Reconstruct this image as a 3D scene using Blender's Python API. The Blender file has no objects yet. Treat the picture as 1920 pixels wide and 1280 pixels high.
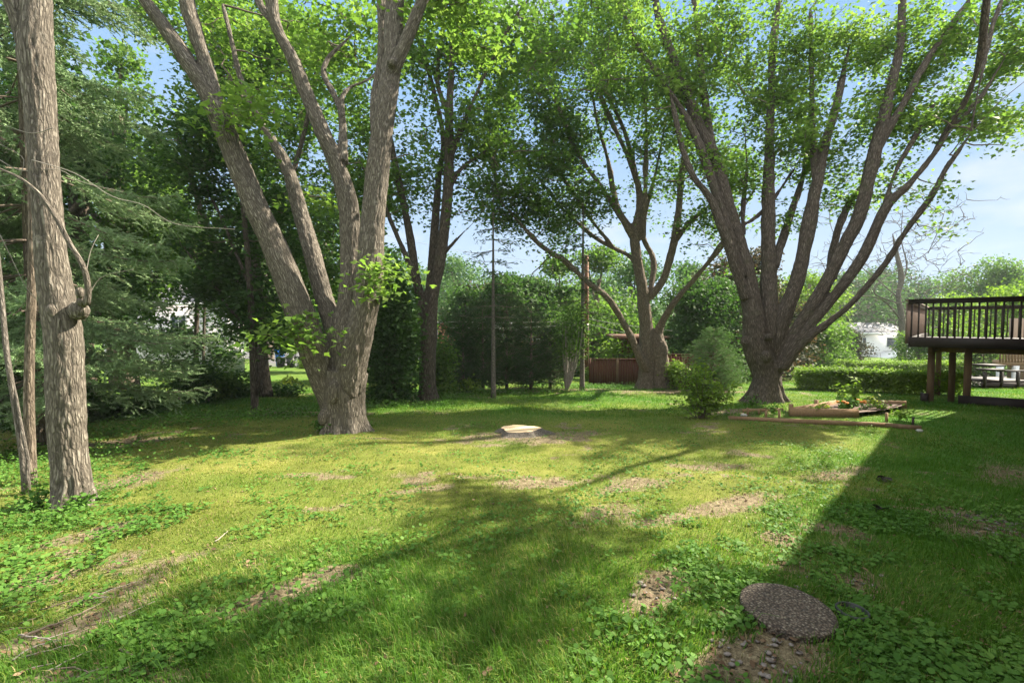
import bpy, math, random
import numpy as np
from mathutils import Vector, Matrix
R = math.radians
SC = bpy.context.scene
COL = SC.collection
rng = np.random.default_rng(7)
random.seed(7)

# ------------------------------------------------------------------ camera
FPX, HZ = 850.0, 606.0                      # focal length in photo pixels, row of the horizon
PITCH = math.atan((640 - HZ) / FPX)
cam = bpy.data.objects.new('camera', bpy.data.cameras.new('camera'))
COL.objects.link(cam); SC.camera = cam
cam.location = (0, 0, 1.6)
cam.rotation_euler = (R(90) - PITCH, 0, 0)
cam.data.sensor_width = 36
cam.data.lens = FPX / 1920 * 36
cam.data.clip_start = 0.05; cam.data.clip_end = 2000

# ------------------------------------------------------------------ sky and sun
SUN_EL, SUN_AZ = R(42), R(27)               # azimuth measured from +X towards +Y
SD = Vector((math.cos(SUN_EL) * math.cos(SUN_AZ), math.cos(SUN_EL) * math.sin(SUN_AZ), math.sin(SUN_EL)))
W = bpy.data.worlds.new('World'); SC.world = W; W.use_nodes = True
nt = W.node_tree; nt.nodes.clear()
wo = nt.nodes.new('ShaderNodeOutputWorld'); bg = nt.nodes.new('ShaderNodeBackground')
sky = nt.nodes.new('ShaderNodeTexSky'); sky.sky_type = 'NISHITA'; sky.sun_disc = False
sky.sun_elevation = SUN_EL; sky.sun_rotation = R(90) - SUN_AZ
sky.air_density = 1.0; sky.dust_density = 0.4; sky.ozone_density = 1.0
tc = nt.nodes.new('ShaderNodeTexCoord'); mp = nt.nodes.new('ShaderNodeMapping')
mp.inputs['Scale'].default_value = (1.0, 1.0, 2.6); mp.inputs['Location'].default_value = (3.1, 0.4, 0.3)
nz = nt.nodes.new('ShaderNodeTexNoise'); nz.inputs['Scale'].default_value = 4.2; nz.inputs['Detail'].default_value = 7
rp = nt.nodes.new('ShaderNodeValToRGB'); rp.color_ramp.elements[0].position = 0.57; rp.color_ramp.elements[1].position = 0.78
mx = nt.nodes.new('ShaderNodeMix'); mx.data_type = 'RGBA'
L = nt.links.new
L(tc.outputs['Generated'], mp.inputs['Vector']); L(mp.outputs['Vector'], nz.inputs['Vector'])
L(nz.outputs['Fac'], rp.inputs['Fac'])
mx.inputs[7].default_value = (2.35, 2.45, 2.55, 1)
mm = nt.nodes.new('ShaderNodeMath'); mm.operation = 'MULTIPLY'; mm.inputs[1].default_value = 0.75
L(rp.outputs['Color'], mm.inputs[0]); L(mm.outputs[0], mx.inputs[0])
cap = nt.nodes.new('ShaderNodeMix'); cap.data_type = 'RGBA'; cap.blend_type = 'DARKEN'; cap.inputs[0].default_value = 1
sx_ = nt.nodes.new('ShaderNodeSeparateXYZ'); L(tc.outputs['Generated'], sx_.inputs[0])
zr = nt.nodes.new('ShaderNodeMapRange'); zr.inputs[1].default_value = .02; zr.inputs[2].default_value = .55; L(sx_.outputs['Z'], zr.inputs[0])
cc = nt.nodes.new('ShaderNodeMix'); cc.data_type = 'RGBA'; cc.inputs[6].default_value = (1.40, 1.88, 2.40, 1); cc.inputs[7].default_value = (.72, 1.40, 2.40, 1); L(zr.outputs[0], cc.inputs[0])
L(cc.outputs[2], cap.inputs[7]); L(sky.outputs['Color'], cap.inputs[6])      # sky colour clamped to keep the glow near the sun down
# unseen bright white added to the sky overhead and behind camera to fill shadows
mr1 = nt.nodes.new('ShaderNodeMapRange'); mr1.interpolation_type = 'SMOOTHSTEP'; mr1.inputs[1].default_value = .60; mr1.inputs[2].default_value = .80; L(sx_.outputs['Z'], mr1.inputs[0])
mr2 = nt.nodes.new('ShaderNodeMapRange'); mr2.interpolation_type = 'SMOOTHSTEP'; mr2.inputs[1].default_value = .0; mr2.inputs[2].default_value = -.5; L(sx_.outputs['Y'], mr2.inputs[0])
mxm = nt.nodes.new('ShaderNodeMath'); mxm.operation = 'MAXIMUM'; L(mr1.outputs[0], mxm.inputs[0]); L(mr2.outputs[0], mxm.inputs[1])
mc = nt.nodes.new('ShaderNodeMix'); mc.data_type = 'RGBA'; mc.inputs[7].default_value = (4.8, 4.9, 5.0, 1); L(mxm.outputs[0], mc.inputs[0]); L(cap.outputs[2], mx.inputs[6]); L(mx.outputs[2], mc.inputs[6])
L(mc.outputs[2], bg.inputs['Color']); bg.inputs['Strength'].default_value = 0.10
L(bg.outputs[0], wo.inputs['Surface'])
sun = bpy.data.objects.new('sun', bpy.data.lights.new('sun', 'SUN')); COL.objects.link(sun)
sun.data.energy = 5.0; sun.data.angle = R(0.53); sun.data.color = (1.0, 0.90, 0.74)
sun.rotation_euler = SD.to_track_quat('Z', 'Y').to_euler(); sun.location = (30, 20, 30)
SC.view_settings.view_transform = 'Standard'; SC.view_settings.look = 'None'
SC.view_settings.exposure = 2.0; SC.view_settings.gamma = 1.0
cy = SC.cycles
cy.max_bounces = 7; cy.diffuse_bounces = 4; cy.glossy_bounces = 2; cy.transmission_bounces = 4
cy.volume_bounces = 0; cy.transparent_max_bounces = 8
cy.use_denoising = True; cy.denoiser = 'OPENIMAGEDENOISE'; cy.use_adaptive_sampling = False
cy.caustics_reflective = False; cy.caustics_refractive = False
cy.sample_clamp_indirect = 2.5

# ------------------------------------------------------------------ geometry of the picture -> metres
def ray(px, py):
    dx, dz, dy = (px - 960) / FPX, -(py - 640) / FPX, 1.0
    c, s = math.cos(PITCH), math.sin(PITCH)
    return (dx, dy * c + dz * s, dz * c - dy * s)
def P(px, py, D):
    x, y, z = ray(px, py); k = D / y
    return np.array((x * k, D, 1.6 + z * k))
def gz(x, y):
    x = np.asarray(x, float); y = np.asarray(y, float)
    z = -0.06 * np.where(y < 50, y, 50 + 4 * (1 - np.exp(-(y - 50) / 4)))
    z = z + 0.03 * np.sin(x * 0.9 + 1.3) * np.sin(y * 0.7) + 0.02 * np.sin(x * 2.1 + y * 1.7)
    z = z - 1.0 * np.exp(-(((x - 27) / 5.5) ** 2 + ((y - 24) / 5) ** 2) ** 2)       # the neighbour's patio lies lower
    z = z + 0.22 * np.exp(-((x - 10.6) ** 2 + (y - 11.0) ** 2) / 7.0)      # low mound beside the deck
    return z
def G(px, py):
    x, y, z = ray(px, py)
    k = 1.0
    for _ in range(60):
        g = float(gz(x * k, y * k)); k = 0.5 * k + 0.5 * max(0.2, (g - 1.6) / z) if z < 0 else 60
    return np.array((x * k, y * k, float(gz(x * k, y * k))))
def GX(px, D):
    x = (px - 960) / FPX * D / (math.cos(PITCH)); return np.array((x, D, float(gz(x, D))))

# ------------------------------------------------------------------ object helpers
def tag(o, label=None, cat=None, group=None, kind=None):
    if label: o['label'] = label
    if cat: o['category'] = cat
    if group: o['group'] = group
    if kind: o['kind'] = kind
    return o
def thing(name, loc, label, cat, group=None, rz=0):
    o = bpy.data.objects.new(name, None); COL.objects.link(o)
    o.location = tuple(float(v) for v in loc); o.rotation_euler = (0, 0, rz); o.empty_display_size = 0.2
    return tag(o, label, cat, group)
def mk(name, V, FS, mat, parent=None, smooth=False, attrs=None, world=True):
    """one mesh object; V Nx3 in world metres, FS list of (M,k) index arrays"""
    V = np.asarray(V, np.float32).reshape(-1, 3)
    FS = [np.asarray(f, np.int32) for f in (FS if isinstance(FS, list) else [FS]) if len(f)]
    me = bpy.data.meshes.new(name)
    if parent is not None and world:
        V = V - np.array(parent_loc(parent), np.float32)
    me.vertices.add(len(V)); me.vertices.foreach_set('co', V.ravel())
    nl = sum(f.size for f in FS); nf = sum(len(f) for f in FS)
    me.loops.add(nl); me.loops.foreach_set('vertex_index', np.concatenate([f.ravel() for f in FS]))
    me.polygons.add(nf)
    tot = np.concatenate([np.full(len(f), f.shape[1], np.int32) for f in FS])
    st = np.concatenate([[0], np.cumsum(tot)[:-1]]).astype(np.int32)
    me.polygons.foreach_set('loop_start', st)
    try: me.polygons.foreach_set('loop_total', tot)
    except Exception: pass
    if smooth: me.polygons.foreach_set('use_smooth', np.ones(nf, bool))
    for k, a in (attrs or {}).items():
        a = np.asarray(a, np.float32)
        if a.ndim == 1:
            at = me.attributes.new(k, 'FLOAT', 'POINT'); at.data.foreach_set('value', a)
        else:
            at = me.attributes.new(k, 'FLOAT_VECTOR', 'POINT'); at.data.foreach_set('vector', a.ravel())
    me.update(calc_edges=True); me.validate()
    me.materials.append(mat)
    o = bpy.data.objects.new(name, me); COL.objects.link(o)
    if parent is not None: o.parent = parent
    return o
def parent_loc(p):
    v = Vector((0, 0, 0))
    while p is not None:
        v = v + p.location; p = p.parent
    return v
class MB:
    """collects boxes, tubes and prisms for one mesh"""
    def __init__(s): s.V = []; s.F = {3: [], 4: []}; s.n = 0; s.bk = []
    def add(s, V, F, bk=None):
        V = np.asarray(V, float).reshape(-1, 3)
        for f in F: 
            f = np.asarray(f)
            if f.ndim == 1: f = f[None]
            s.F.setdefault(f.shape[1], []).append(f + s.n)
        s.V.append(V); s.n += len(V); s.bk.append(V * 1.0 if bk is None else bk); return s
    def box(s, c, size, rz=0, tilt=(0, 0)):
        c = np.array(c, float); hx, hy, hz = [v / 2 for v in size]
        v = np.array([(x, y, z) for x in (-hx, hx) for y in (-hy, hy) for z in (-hz, hz)])
        if tilt[0]: a = tilt[0]; v = v @ np.array([[1, 0, 0], [0, math.cos(a), math.sin(a)], [0, -math.sin(a), math.cos(a)]])
        if tilt[1]: a = tilt[1]; v = v @ np.array([[math.cos(a), 0, -math.sin(a)], [0, 1, 0], [math.sin(a), 0, math.cos(a)]])
        a = rz; v = v @ np.array([[math.cos(a), math.sin(a), 0], [-math.sin(a), math.cos(a), 0], [0, 0, 1]])
        F = np.array([(0, 1, 3, 2), (4, 6, 7, 5), (0, 4, 5, 1), (2, 3, 7, 6), (0, 2, 6, 4), (1, 5, 7, 3)])
        return s.add(v + c, [F])
    def beam(s, a, b, w, h):
        """rectangular bar from a to b, h = upright size"""
        a = np.array(a, float); b = np.array(b, float); d = b - a; d /= np.linalg.norm(d)
        up = np.array((0, 0, 1.0)) if abs(d[2]) < .95 else np.array((1.0, 0, 0))
        sx = np.cross(d, up); sx /= np.linalg.norm(sx); u = np.cross(sx, d)
        v = [p + sx * w / 2 * i + u * h / 2 * j for p in (a, b) for i, j in ((-1, -1), (1, -1), (1, 1), (-1, 1))]
        F = np.array([(0, 3, 2, 1), (4, 5, 6, 7), (0, 1, 5, 4), (1, 2, 6, 5), (2, 3, 7, 6), (3, 0, 4, 7)])
        return s.add(v, [F])
    def tube(s, pts, rad, n=8, off=0.0, cap=True):
        V, F, bk = tube(pts, rad, n, off); m = len(pts)
        s.add(V, [F], bk)
        if cap:
            base = s.n - len(V)
            for r0 in (0, (m - 1) * n):
                c = np.asarray(pts[0 if r0 == 0 else -1], float)
                s.V.append(c[None]); s.bk.append(np.zeros((1, 3)))
                i = np.arange(n); tri = np.stack([i + base + r0, (i + 1) % n + base + r0, np.full(n, s.n)], 1)
                if r0 == 0: tri = tri[:, ::-1]
                s.F[3].append(tri); s.n += 1
        return s
    def lathe(s, c, prof, n=24):
        c = np.array(c, float); a = np.arange(n) / n * 2 * math.pi
        V = np.concatenate([np.stack([r * np.cos(a), r * np.sin(a), np.full(n, z)], 1) for r, z in prof]) + c
        i = np.arange(n); F = np.concatenate([np.stack([k * n + i, k * n + (i + 1) % n, (k + 1) * n + (i + 1) % n, (k + 1) * n + i], 1) for k in range(len(prof) - 1)])
        return s.add(V, [F])
    def arrays(s):
        return np.concatenate(s.V), [np.concatenate(f) for k, f in s.F.items() if f], np.concatenate(s.bk)
    def build(s, name, mat, parent=None, smooth=False):
        V, F, bk = s.arrays(); return mk(name, V, F, mat, parent, smooth, {'bk': bk})
def frames(pts):
    T = np.gradient(pts, axis=0); T /= np.linalg.norm(T, axis=1)[:, None] + 1e-9
    u = np.cross(T[0], (0.2, 1, 0.1)); u /= np.linalg.norm(u); U = []
    for t in T:
        u = u - t * (u @ t); u /= np.linalg.norm(u) + 1e-9; U.append(u)
    U = np.array(U); return T, U, np.cross(T, U)
def tube(pts, rad, n=8, off=0.0):
    pts = np.asarray(pts, float); rad = np.broadcast_to(np.asarray(rad, float), (len(pts),))
    T, U, Vv = frames(pts); a = np.arange(n) / n * 2 * math.pi
    ring = (U[:, None] * np.cos(a)[None, :, None] + Vv[:, None] * np.sin(a)[None, :, None]) * rad[:, None, None]
    V = (pts[:, None] + ring).reshape(-1, 3)
    s = np.concatenate([[0], np.cumsum(np.linalg.norm(np.diff(pts, axis=0), axis=1))]) + off
    bk = np.stack([np.repeat(rad, n) * np.tile(np.cos(a), len(pts)), np.repeat(rad, n) * np.tile(np.sin(a), len(pts)), np.repeat(s, n)], 1)
    m = len(pts); i = np.arange(n); k = np.arange(m - 1)[:, None] * n
    F = np.stack([k + i, k + (i + 1) % n, k + n + (i + 1) % n, k + n + i], 2).reshape(-1, 4)
    return V, F, bk
def smooth_line(pts, step):
    """Catmull-Rom through rows of pts (any width), resampled about every step metres"""
    p = np.asarray(pts, float); q = np.vstack([2 * p[0] - p[1], p, 2 * p[-1] - p[-2]]); out = []
    for i in range(1, len(q) - 2):
        n = max(1, int(np.linalg.norm(q[i + 1, :3] - q[i, :3]) / step)); t = np.arange(n)[:, None] / n
        out.append(.5 * (2 * q[i] + (q[i + 1] - q[i - 1]) * t + (2 * q[i - 1] - 5 * q[i] + 4 * q[i + 1] - q[i + 2]) * t ** 2 + (3 * q[i] - q[i - 1] - 3 * q[i + 1] + q[i + 2]) * t ** 3))
    out.append(p[-1:]); return np.vstack(out)
_perm = rng.random((32, 32, 32)).astype(np.float32)
def vnoise(p):
    p = np.asarray(p, float); i = np.floor(p).astype(int); f = p - i; f = f * f * (3 - 2 * f); r = 0
    for a in (0, 1):
        for b in (0, 1):
            for c in (0, 1):
                w = (f[:, 0] if a else 1 - f[:, 0]) * (f[:, 1] if b else 1 - f[:, 1]) * (f[:, 2] if c else 1 - f[:, 2])
                r = r + w * _perm[(i[:, 0] + a) % 32, (i[:, 1] + b) % 32, (i[:, 2] + c) % 32]
    return r
def n2(x, y, f, o=0.0):
    x = np.asarray(x, float).ravel(); y = np.asarray(y, float).ravel()
    return vnoise(np.stack([x * f + o, y * f + o * 1.7, np.full(len(x), 3.3 + o)], 1))

# ------------------------------------------------------------------ materials
def newmat(name):
    m = bpy.data.materials.new(name); m.use_nodes = True
    t = m.node_tree; b = t.nodes['Principled BSDF']; return m, t, b, t.links.new
def ramp(t, cols, pos=None, interp='LINEAR'):
    r = t.nodes.new('ShaderNodeValToRGB'); cr = r.color_ramp; cr.interpolation = interp
    n = len(cols); pos = pos or [i / (n - 1) for i in range(n)]
    while len(cr.elements) < n: cr.elements.new(0.5)
    for e, c, p in zip(cr.elements, cols, pos): e.position = p; e.color = (*c, 1)
    return r
def attr(t, name):
    a = t.nodes.new('ShaderNodeAttribute'); a.attribute_name = name; return a
def noise(t, scale, detail=4, rough=.55, vec=None, sc=None):
    n = t.nodes.new('ShaderNodeTexNoise'); n.inputs['Scale'].default_value = scale; n.inputs['Detail'].default_value = detail
    n.inputs['Roughness'].default_value = rough
    if vec is not None:
        if sc is not None:
            m = t.nodes.new('ShaderNodeMapping'); m.inputs['Scale'].default_value = sc; t.links.new(vec, m.inputs['Vector']); vec = m.outputs['Vector']
        t.links.new(vec, n.inputs['Vector'])
    return n
def mixc(t, fac, a, b, mode='MIX'):
    m = t.nodes.new('ShaderNodeMix'); m.data_type = 'RGBA'; m.blend_type = mode
    for v, i in ((fac, 0), (a, 6), (b, 7)):
        if isinstance(v, (int, float)): m.inputs[i].default_value = v
        elif isinstance(v, tuple): m.inputs[i].default_value = (*v, 1)
        else: t.links.new(v, m.inputs[i])
    return m.outputs[2]
def bump(t, b, h, strength, dist):
    n = t.nodes.new('ShaderNodeBump'); n.inputs['Strength'].default_value = strength; n.inputs['Distance'].default_value = dist
    t.links.new(h, n.inputs['Height']); t.links.new(n.outputs[0], b.inputs['Normal']); return n
def leafmat(name, cols, trans, tcol=(1.15, 1.3, .75), rough=.62, nscale=.7, spec=.16):
    m, t, b, l = newmat(name)
    g = t.nodes.new('ShaderNodeNewGeometry'); r = ramp(t, cols); 
    o = t.nodes.new('ShaderNodeTexCoord'); n = noise(t, nscale, 2, .5, o.outputs['Object'])
    a = t.nodes.new('ShaderNodeMath'); a.operation = 'MULTIPLY_ADD'; a.inputs[1].default_value = .55
    l(g.outputs['Random Per Island'], a.inputs[0])
    a2 = t.nodes.new('ShaderNodeMath'); a2.operation = 'MULTIPLY_ADD'; a2.inputs[1].default_value = 1.1; a2.inputs[2].default_value = -.33
    l(n.outputs['Fac'], a2.inputs[0]); l(a2.outputs[0], a.inputs[2]); l(a.outputs[0], r.inputs['Fac'])
    l(r.outputs['Color'], b.inputs['Base Color']); b.inputs['Roughness'].default_value = rough
    b.inputs['Specular IOR Level'].default_value = spec
    tr = t.nodes.new('ShaderNodeBsdfTranslucent')
    l(mixc(t, 1.0, r.outputs['Color'], tcol, 'MULTIPLY'), tr.inputs['Color'])
    ms = t.nodes.new('ShaderNodeMixShader'); ms.inputs[0].default_value = trans
    l(b.outputs[0], ms.inputs[1]); l(tr.outputs[0], ms.inputs[2]); l(ms.outputs[0], t.nodes['Material Output'].inputs['Surface'])
    return m
def barkmat(name, dark, mid, light, scale=1.0, moss=0.0):
    m, t, b, l = newmat(name); a = attr(t, 'bk').outputs['Vector']
    v = t.nodes.new('ShaderNodeTexVoronoi'); v.feature = 'DISTANCE_TO_EDGE'; v.inputs['Scale'].default_value = 40 * scale
    mp = t.nodes.new('ShaderNodeMapping'); mp.inputs['Scale'].default_value = (1, 1, .14)
    wn = noise(t, 9 * scale, 3, .6, a, (1, 1, .4))
    ad = t.nodes.new('ShaderNodeVectorMath'); ad.operation = 'MULTIPLY_ADD'; ad.inputs[1].default_value = (.07, .07, .4)
    l(wn.outputs['Color'], ad.inputs[0]); l(a, ad.inputs[2]); l(ad.outputs[0], mp.inputs['Vector']); l(mp.outputs['Vector'], v.inputs['Vector'])
    vr = ramp(t, [(0, 0, 0), (1, 1, 1)], [0.0, 0.35]); l(v.outputs['Distance'], vr.inputs['Fac'])
    n1 = noise(t, 55 * scale, 6, .7, a, (1, 1, .22)); n3 = noise(t, 3.2, 4, .6, a)
    h = t.nodes.new('ShaderNodeMath'); h.operation = 'MULTIPLY_ADD'; h.inputs[1].default_value = .6
    l(vr.outputs['Color'], h.inputs[0]); l(n1.outputs['Fac'], h.inputs[2])
    cr = ramp(t, [dark, mid, light], [.38, .8, 1.0]); 
    s = t.nodes.new('ShaderNodeMath'); s.operation = 'MULTIPLY'; s.inputs[1].default_value = .85
    l(h.outputs[0], s.inputs[0]); l(s.outputs[0], cr.inputs['Fac'])
    c = mixc(t, n3.outputs['Fac'], cr.outputs['Color'], tuple(x * .62 for x in mid), 'MIX')
    c = mixc(t, .5, cr.outputs['Color'], c)
    if moss:
        nm = noise(t, 1.7, 5, .65, a); rm = ramp(t, [(0, 0, 0), (1, 1, 1)], [.55, .75]); l(nm.outputs['Fac'], rm.inputs['Fac'])
        mu = t.nodes.new('ShaderNodeMath'); mu.operation = 'MULTIPLY'; mu.inputs[1].default_value = moss; l(rm.outputs['Color'], mu.inputs[0])
        c = mixc(t, mu.outputs[0], c, (.09, .10, .05))
    nl_ = noise(t, 5.5 * scale, 6, .7, a); rl = ramp(t, [(0, 0, 0), (1, 1, 1)], [.60, .70]); l(nl_.outputs['Fac'], rl.inputs['Fac'])
    ml = t.nodes.new('ShaderNodeMath'); ml.operation = 'MULTIPLY'; ml.inputs[1].default_value = .45; l(rl.outputs['Color'], ml.inputs[0])
    c = mixc(t, ml.outputs[0], c, tuple(v * 1.15 for v in light))
    l(c, b.inputs['Base Color']); b.inputs['Roughness'].default_value = .9; b.inputs['Specular IOR Level'].default_value = .15
    bump(t, b, h.outputs[0], .9, .02 / scale); return m
def woodmat(name, c1, c2, scale=1.0, rough=.75, axis=(1, 1, 1)):
    m, t, b, l = newmat(name); o = t.nodes.new('ShaderNodeTexCoord').outputs['Object']
    n = noise(t, 14 * scale, 6, .65, o, axis); n_2 = noise(t, 1.3, 4, .6, o)
    r = ramp(t, [c1, c2], [.3, .75]); l(n.outputs['Fac'], r.inputs['Fac'])
    l(mixc(t, n_2.outputs['Fac'], r.outputs['Color'], tuple(v * .6 for v in c1)), b.inputs['Base Color'])
    b.inputs['Roughness'].default_value = rough; bump(t, b, n.outputs['Fac'], .4, .004); return m
def flat(name, c, rough=.6, metal=0, var=.12, scale=3):
    m, t, b, l = newmat(name); o = t.nodes.new('ShaderNodeTexCoord').outputs['Object']; n = noise(t, scale, 5, .6, o)
    r = ramp(t, [tuple(v * (1 - var) for v in c), tuple(min(1, v * (1 + var)) for v in c)], [.3, .7]); l(n.outputs['Fac'], r.inputs['Fac'])
    l(r.outputs['Color'], b.inputs['Base Color']); b.inputs['Roughness'].default_value = rough; b.inputs['Metallic'].default_value = metal; return m
M = {}
M['bark_light'] = barkmat('bark_light', (.05, .043, .035), (.20, .175, .142), (.35, .32, .27))
M['bark_mid'] = barkmat('bark_mid', (.06, .047, .036), (.21, .17, .13), (.33, .28, .22), .9, .25)
M['bark_dark'] = barkmat('bark_dark', (.035, .028, .022), (.13, .108, .086), (.21, .18, .145), .8, .4)
M['bark_grey'] = barkmat('bark_grey', (.07, .06, .052), (.19, .17, .145), (.30, .27, .24), 1.2)
M['twig'] = flat('twig', (.13, .10, .075), .85, 0, .3, 8)
M['deadtwig'] = flat('dead_twig', (.26, .23, .20), .85, 0, .3, 8)
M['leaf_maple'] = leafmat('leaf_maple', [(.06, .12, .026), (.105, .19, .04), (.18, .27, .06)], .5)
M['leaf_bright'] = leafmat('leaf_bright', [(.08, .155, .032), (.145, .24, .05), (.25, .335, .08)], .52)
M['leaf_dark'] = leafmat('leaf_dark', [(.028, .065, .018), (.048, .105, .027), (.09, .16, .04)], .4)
M['leaf_far'] = leafmat('leaf_far', [(.05, .11, .035), (.08, .16, .05), (.12, .21, .06)], .3, nscale=.3)
M['leaf_wine'] = leafmat('leaf_wine', [(.03, .055, .02), (.05, .07, .03), (.12, .075, .05)], .3, (1.5, 1.1, .9), nscale=.5)
M['leaf_hedge'] = leafmat('leaf_hedge', [(.08, .15, .022), (.16, .26, .035), (.28, .38, .055)], .4)
M['leaf_yellow'] = leafmat('leaf_yellow', [(.14, .20, .03), (.22, .28, .04), (.32, .34, .06)], .45)
M['needle_blue'] = leafmat('needle_blue', [(.12, .20, .085), (.22, .33, .155), (.38, .48, .27)], .15, (1.1, 1.1, .9), .6)
M['needle_pale'] = leafmat('needle_pale', [(.07, .14, .05), (.12, .21, .08), (.20, .30, .13)], .25)
M['needle_green'] = leafmat('needle_green', [(.03, .065, .025), (.05, .095, .036), (.085, .13, .05)], .25, (1.3, 1.3, .8), .6)
M['grass'] = leafmat('grass_blades', [(.10, .155, .024), (.19, .25, .045), (.34, .35, .10)], .38, nscale=.55, spec=.25)
M['grass_lush'] = leafmat('grass_lush', [(.05, .13, .014), (.08, .18, .02), (.13, .24, .035)], .38, nscale=.6, spec=.25)
M['grass_dry'] = leafmat('grass_dry', [(.22, .18, .08), (.34, .28, .13), (.42, .36, .18)], .2, (1.1, 1.05, .9))
M['weed'] = leafmat('weed_leaf', [(.05, .13, .022), (.085, .19, .03), (.15, .27, .05)], .35)
M['litter'] = leafmat('leaf_litter', [(.07, .045, .025), (.15, .095, .055), (.28, .20, .12)], .1, (1, .9, .7))
M['flower'] = flat('orange_petals', (.8, .28, .03), .6)
M['white_paint'] = flat('white_paint', (.72, .74, .75), .6, 0, .05)
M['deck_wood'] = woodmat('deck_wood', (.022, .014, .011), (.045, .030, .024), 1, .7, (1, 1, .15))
M['deck_rail_lit'] = woodmat('deck_sunlit_wood', (.20, .14, .11), (.36, .27, .22), 1, .7, (1, 1, .15))  # paler copy of the deck wood, sunlit tone put into the colour
M['post_wood'] = woodmat('post_wood', (.14, .085, .045), (.29, .185, .10), 1.5, .8, (1, 1, .08))
M['bed_wood'] = woodmat('bed_wood', (.25, .15, .075), (.45, .29, .16), 2, .85, (1, 1, 1))
M['fence_wood'] = woodmat('fence_wood', (.10, .032, .016), (.19, .065, .032), 1, .8, (4, 4, .1))
M['pole_wood'] = woodmat('pole_wood', (.14, .06, .03), (.30, .14, .07), 1, .85, (1, 1, .08))
M['dark_plastic'] = flat('dark_plastic', (.018, .022, .02), .5)
M['blue_plastic'] = flat('blue_plastic', (.01, .12, .42), .45)
M['roof_grey'] = flat('roof_shingle', (.19, .19, .20), .9, 0, .2, 30)
M['brick'] = flat('brick', (.36, .15, .08), .9, 0, .2, 20)
M['asphalt'] = flat('asphalt', (.10, .10, .105), .9, 0, .1, 4)
M['concrete'] = flat('concrete', (.42, .41, .38), .9, 0, .1, 6)
M['wire'] = flat('wire', (.30, .30, .29), .5)
M['tan_wood'] = woodmat('tan_wood', (.30, .20, .12), (.48, .34, .21), 1, .8)
M['glass'] = flat('window_glass', (.05, .065, .08), .12, 0, .2)

def siding(name, c, pitch=.16):
    m, t, b, l = newmat(name); o = t.nodes.new('ShaderNodeTexCoord').outputs['Object']
    w = t.nodes.new('ShaderNodeTexWave'); w.wave_type = 'BANDS'; w.bands_direction = 'Z'; w.wave_profile = 'SAW'
    w.inputs['Scale'].default_value = 1 / pitch / 3.1416 / 2 * 3.1416; l(o, w.inputs['Vector'])
    n = noise(t, 2, 4, .6, o)
    l(mixc(t, n.outputs['Fac'], c, tuple(v * .88 for v in c)), b.inputs['Base Color']); b.inputs['Roughness'].default_value = .6
    bump(t, b, w.outputs['Fac'], .6, .02); return m
M['siding_white'] = siding('siding_white', (.74, .75, .76))
M['siding_pale'] = siding('siding_pale', (.86, .81, .86), .2)
M['siding_tan'] = siding('siding_tan', (.38, .27, .19), .2)

# ------------------------------------------------------------------ bare patches of the lawn (also used for the blades)
PATCH = []   # (x, y, long radius, short radius, angle, strength)
def patch(px, py, a, b, ang=0, s=1.0):
    g = G(px, py); PATCH.append((g[0], g[1], a, b, R(ang), s))
patch(530, 1110, .38, .15, 40, 1.5); patch(600, 1075, .3, .07, 35, .9)
patch(170, 1000, .45, .12, 55, .8); patch(120, 1180, .45, .16, 45, .9); patch(60, 1090, .3, .12, 50, .8)
patch(215, 905, .6, .35, 50, .8); patch(230, 1100, .25, .14, 40, .7)
patch(980, 820, 1.1, .45, 5, 1.2); patch(1050, 812, .9, .2, 0, .8); patch(1180, 910, .5, .2, 20, .8)
patch(1150, 960, .45, .18, 30, .6); patch(1350, 950, .7, .16, 25, .9); patch(1240, 975, .4, .12, 25, .7)
patch(1560, 890, .7, .18, 20, .7); patch(1330, 875, .6, .2, 10, .8); patch(1000, 905, .5, .25, 10, .8)
patch(1430, 1230, .42, .16, 30, 1.3); patch(1240, 1105, .28, .14, 40, 1.1); patch(1600, 1090, .3, .14, 30, .8)
patch(1830, 980, .5, .3, 40, .9); patch(1880, 890, .9, .25, 45, .7); patch(1500, 1060, .25, .12, 20, .7)
patch(320, 1050, .4, .12, 40, .6); patch(800, 915, .35, .12, 20, .6); patch(560, 890, .5, .13, 25, .5)
patch(220, 830, .8, .3, 10, 1.2); patch(500, 775, 2.6, .3, 12, .9); patch(640, 765, 2.2, .25, 25, .8)
patch(800, 742, 2.2, .3, 8, 1.0); patch(960, 735, 2.5, .35, 8, 1.0); patch(1050, 730, 2.5, .4, 0, 1.0)
patch(1270, 735, 2.5, .7, 0, 1.0); patch(1410, 770, 1.2, .5, 0, .8)
def bare(x, y):
    x = np.asarray(x, float); y = np.asarray(y, float); d = np.zeros(x.shape)
    wob = (n2(x, y, 4.2, .5).reshape(x.shape) - .5) * 1.1 + (n2(x, y, 13, 4).reshape(x.shape) - .5) * .5
    for (cx, cy_, a, b, g, s) in PATCH:
        u = (x - cx) * math.cos(g) + (y - cy_) * math.sin(g); v = -(x - cx) * math.sin(g) + (y - cy_) * math.cos(g)
        q = np.sqrt((u / a) ** 2 + (v / b) ** 2) + wob
        d = np.maximum(d, np.clip(1.5 - q, 0, 1) * min(1, s))
    m = n2(x, y, 1.7, 9).reshape(x.shape) * .6 + n2(x, y, 6.3, 2).reshape(x.shape) * .4
    d = np.maximum(d, np.clip((m - .66) * 5, 0, .75))
    # under the trees at the back of the plot: leaf litter
    return np.clip(d * .85, 0, 1)
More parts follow.
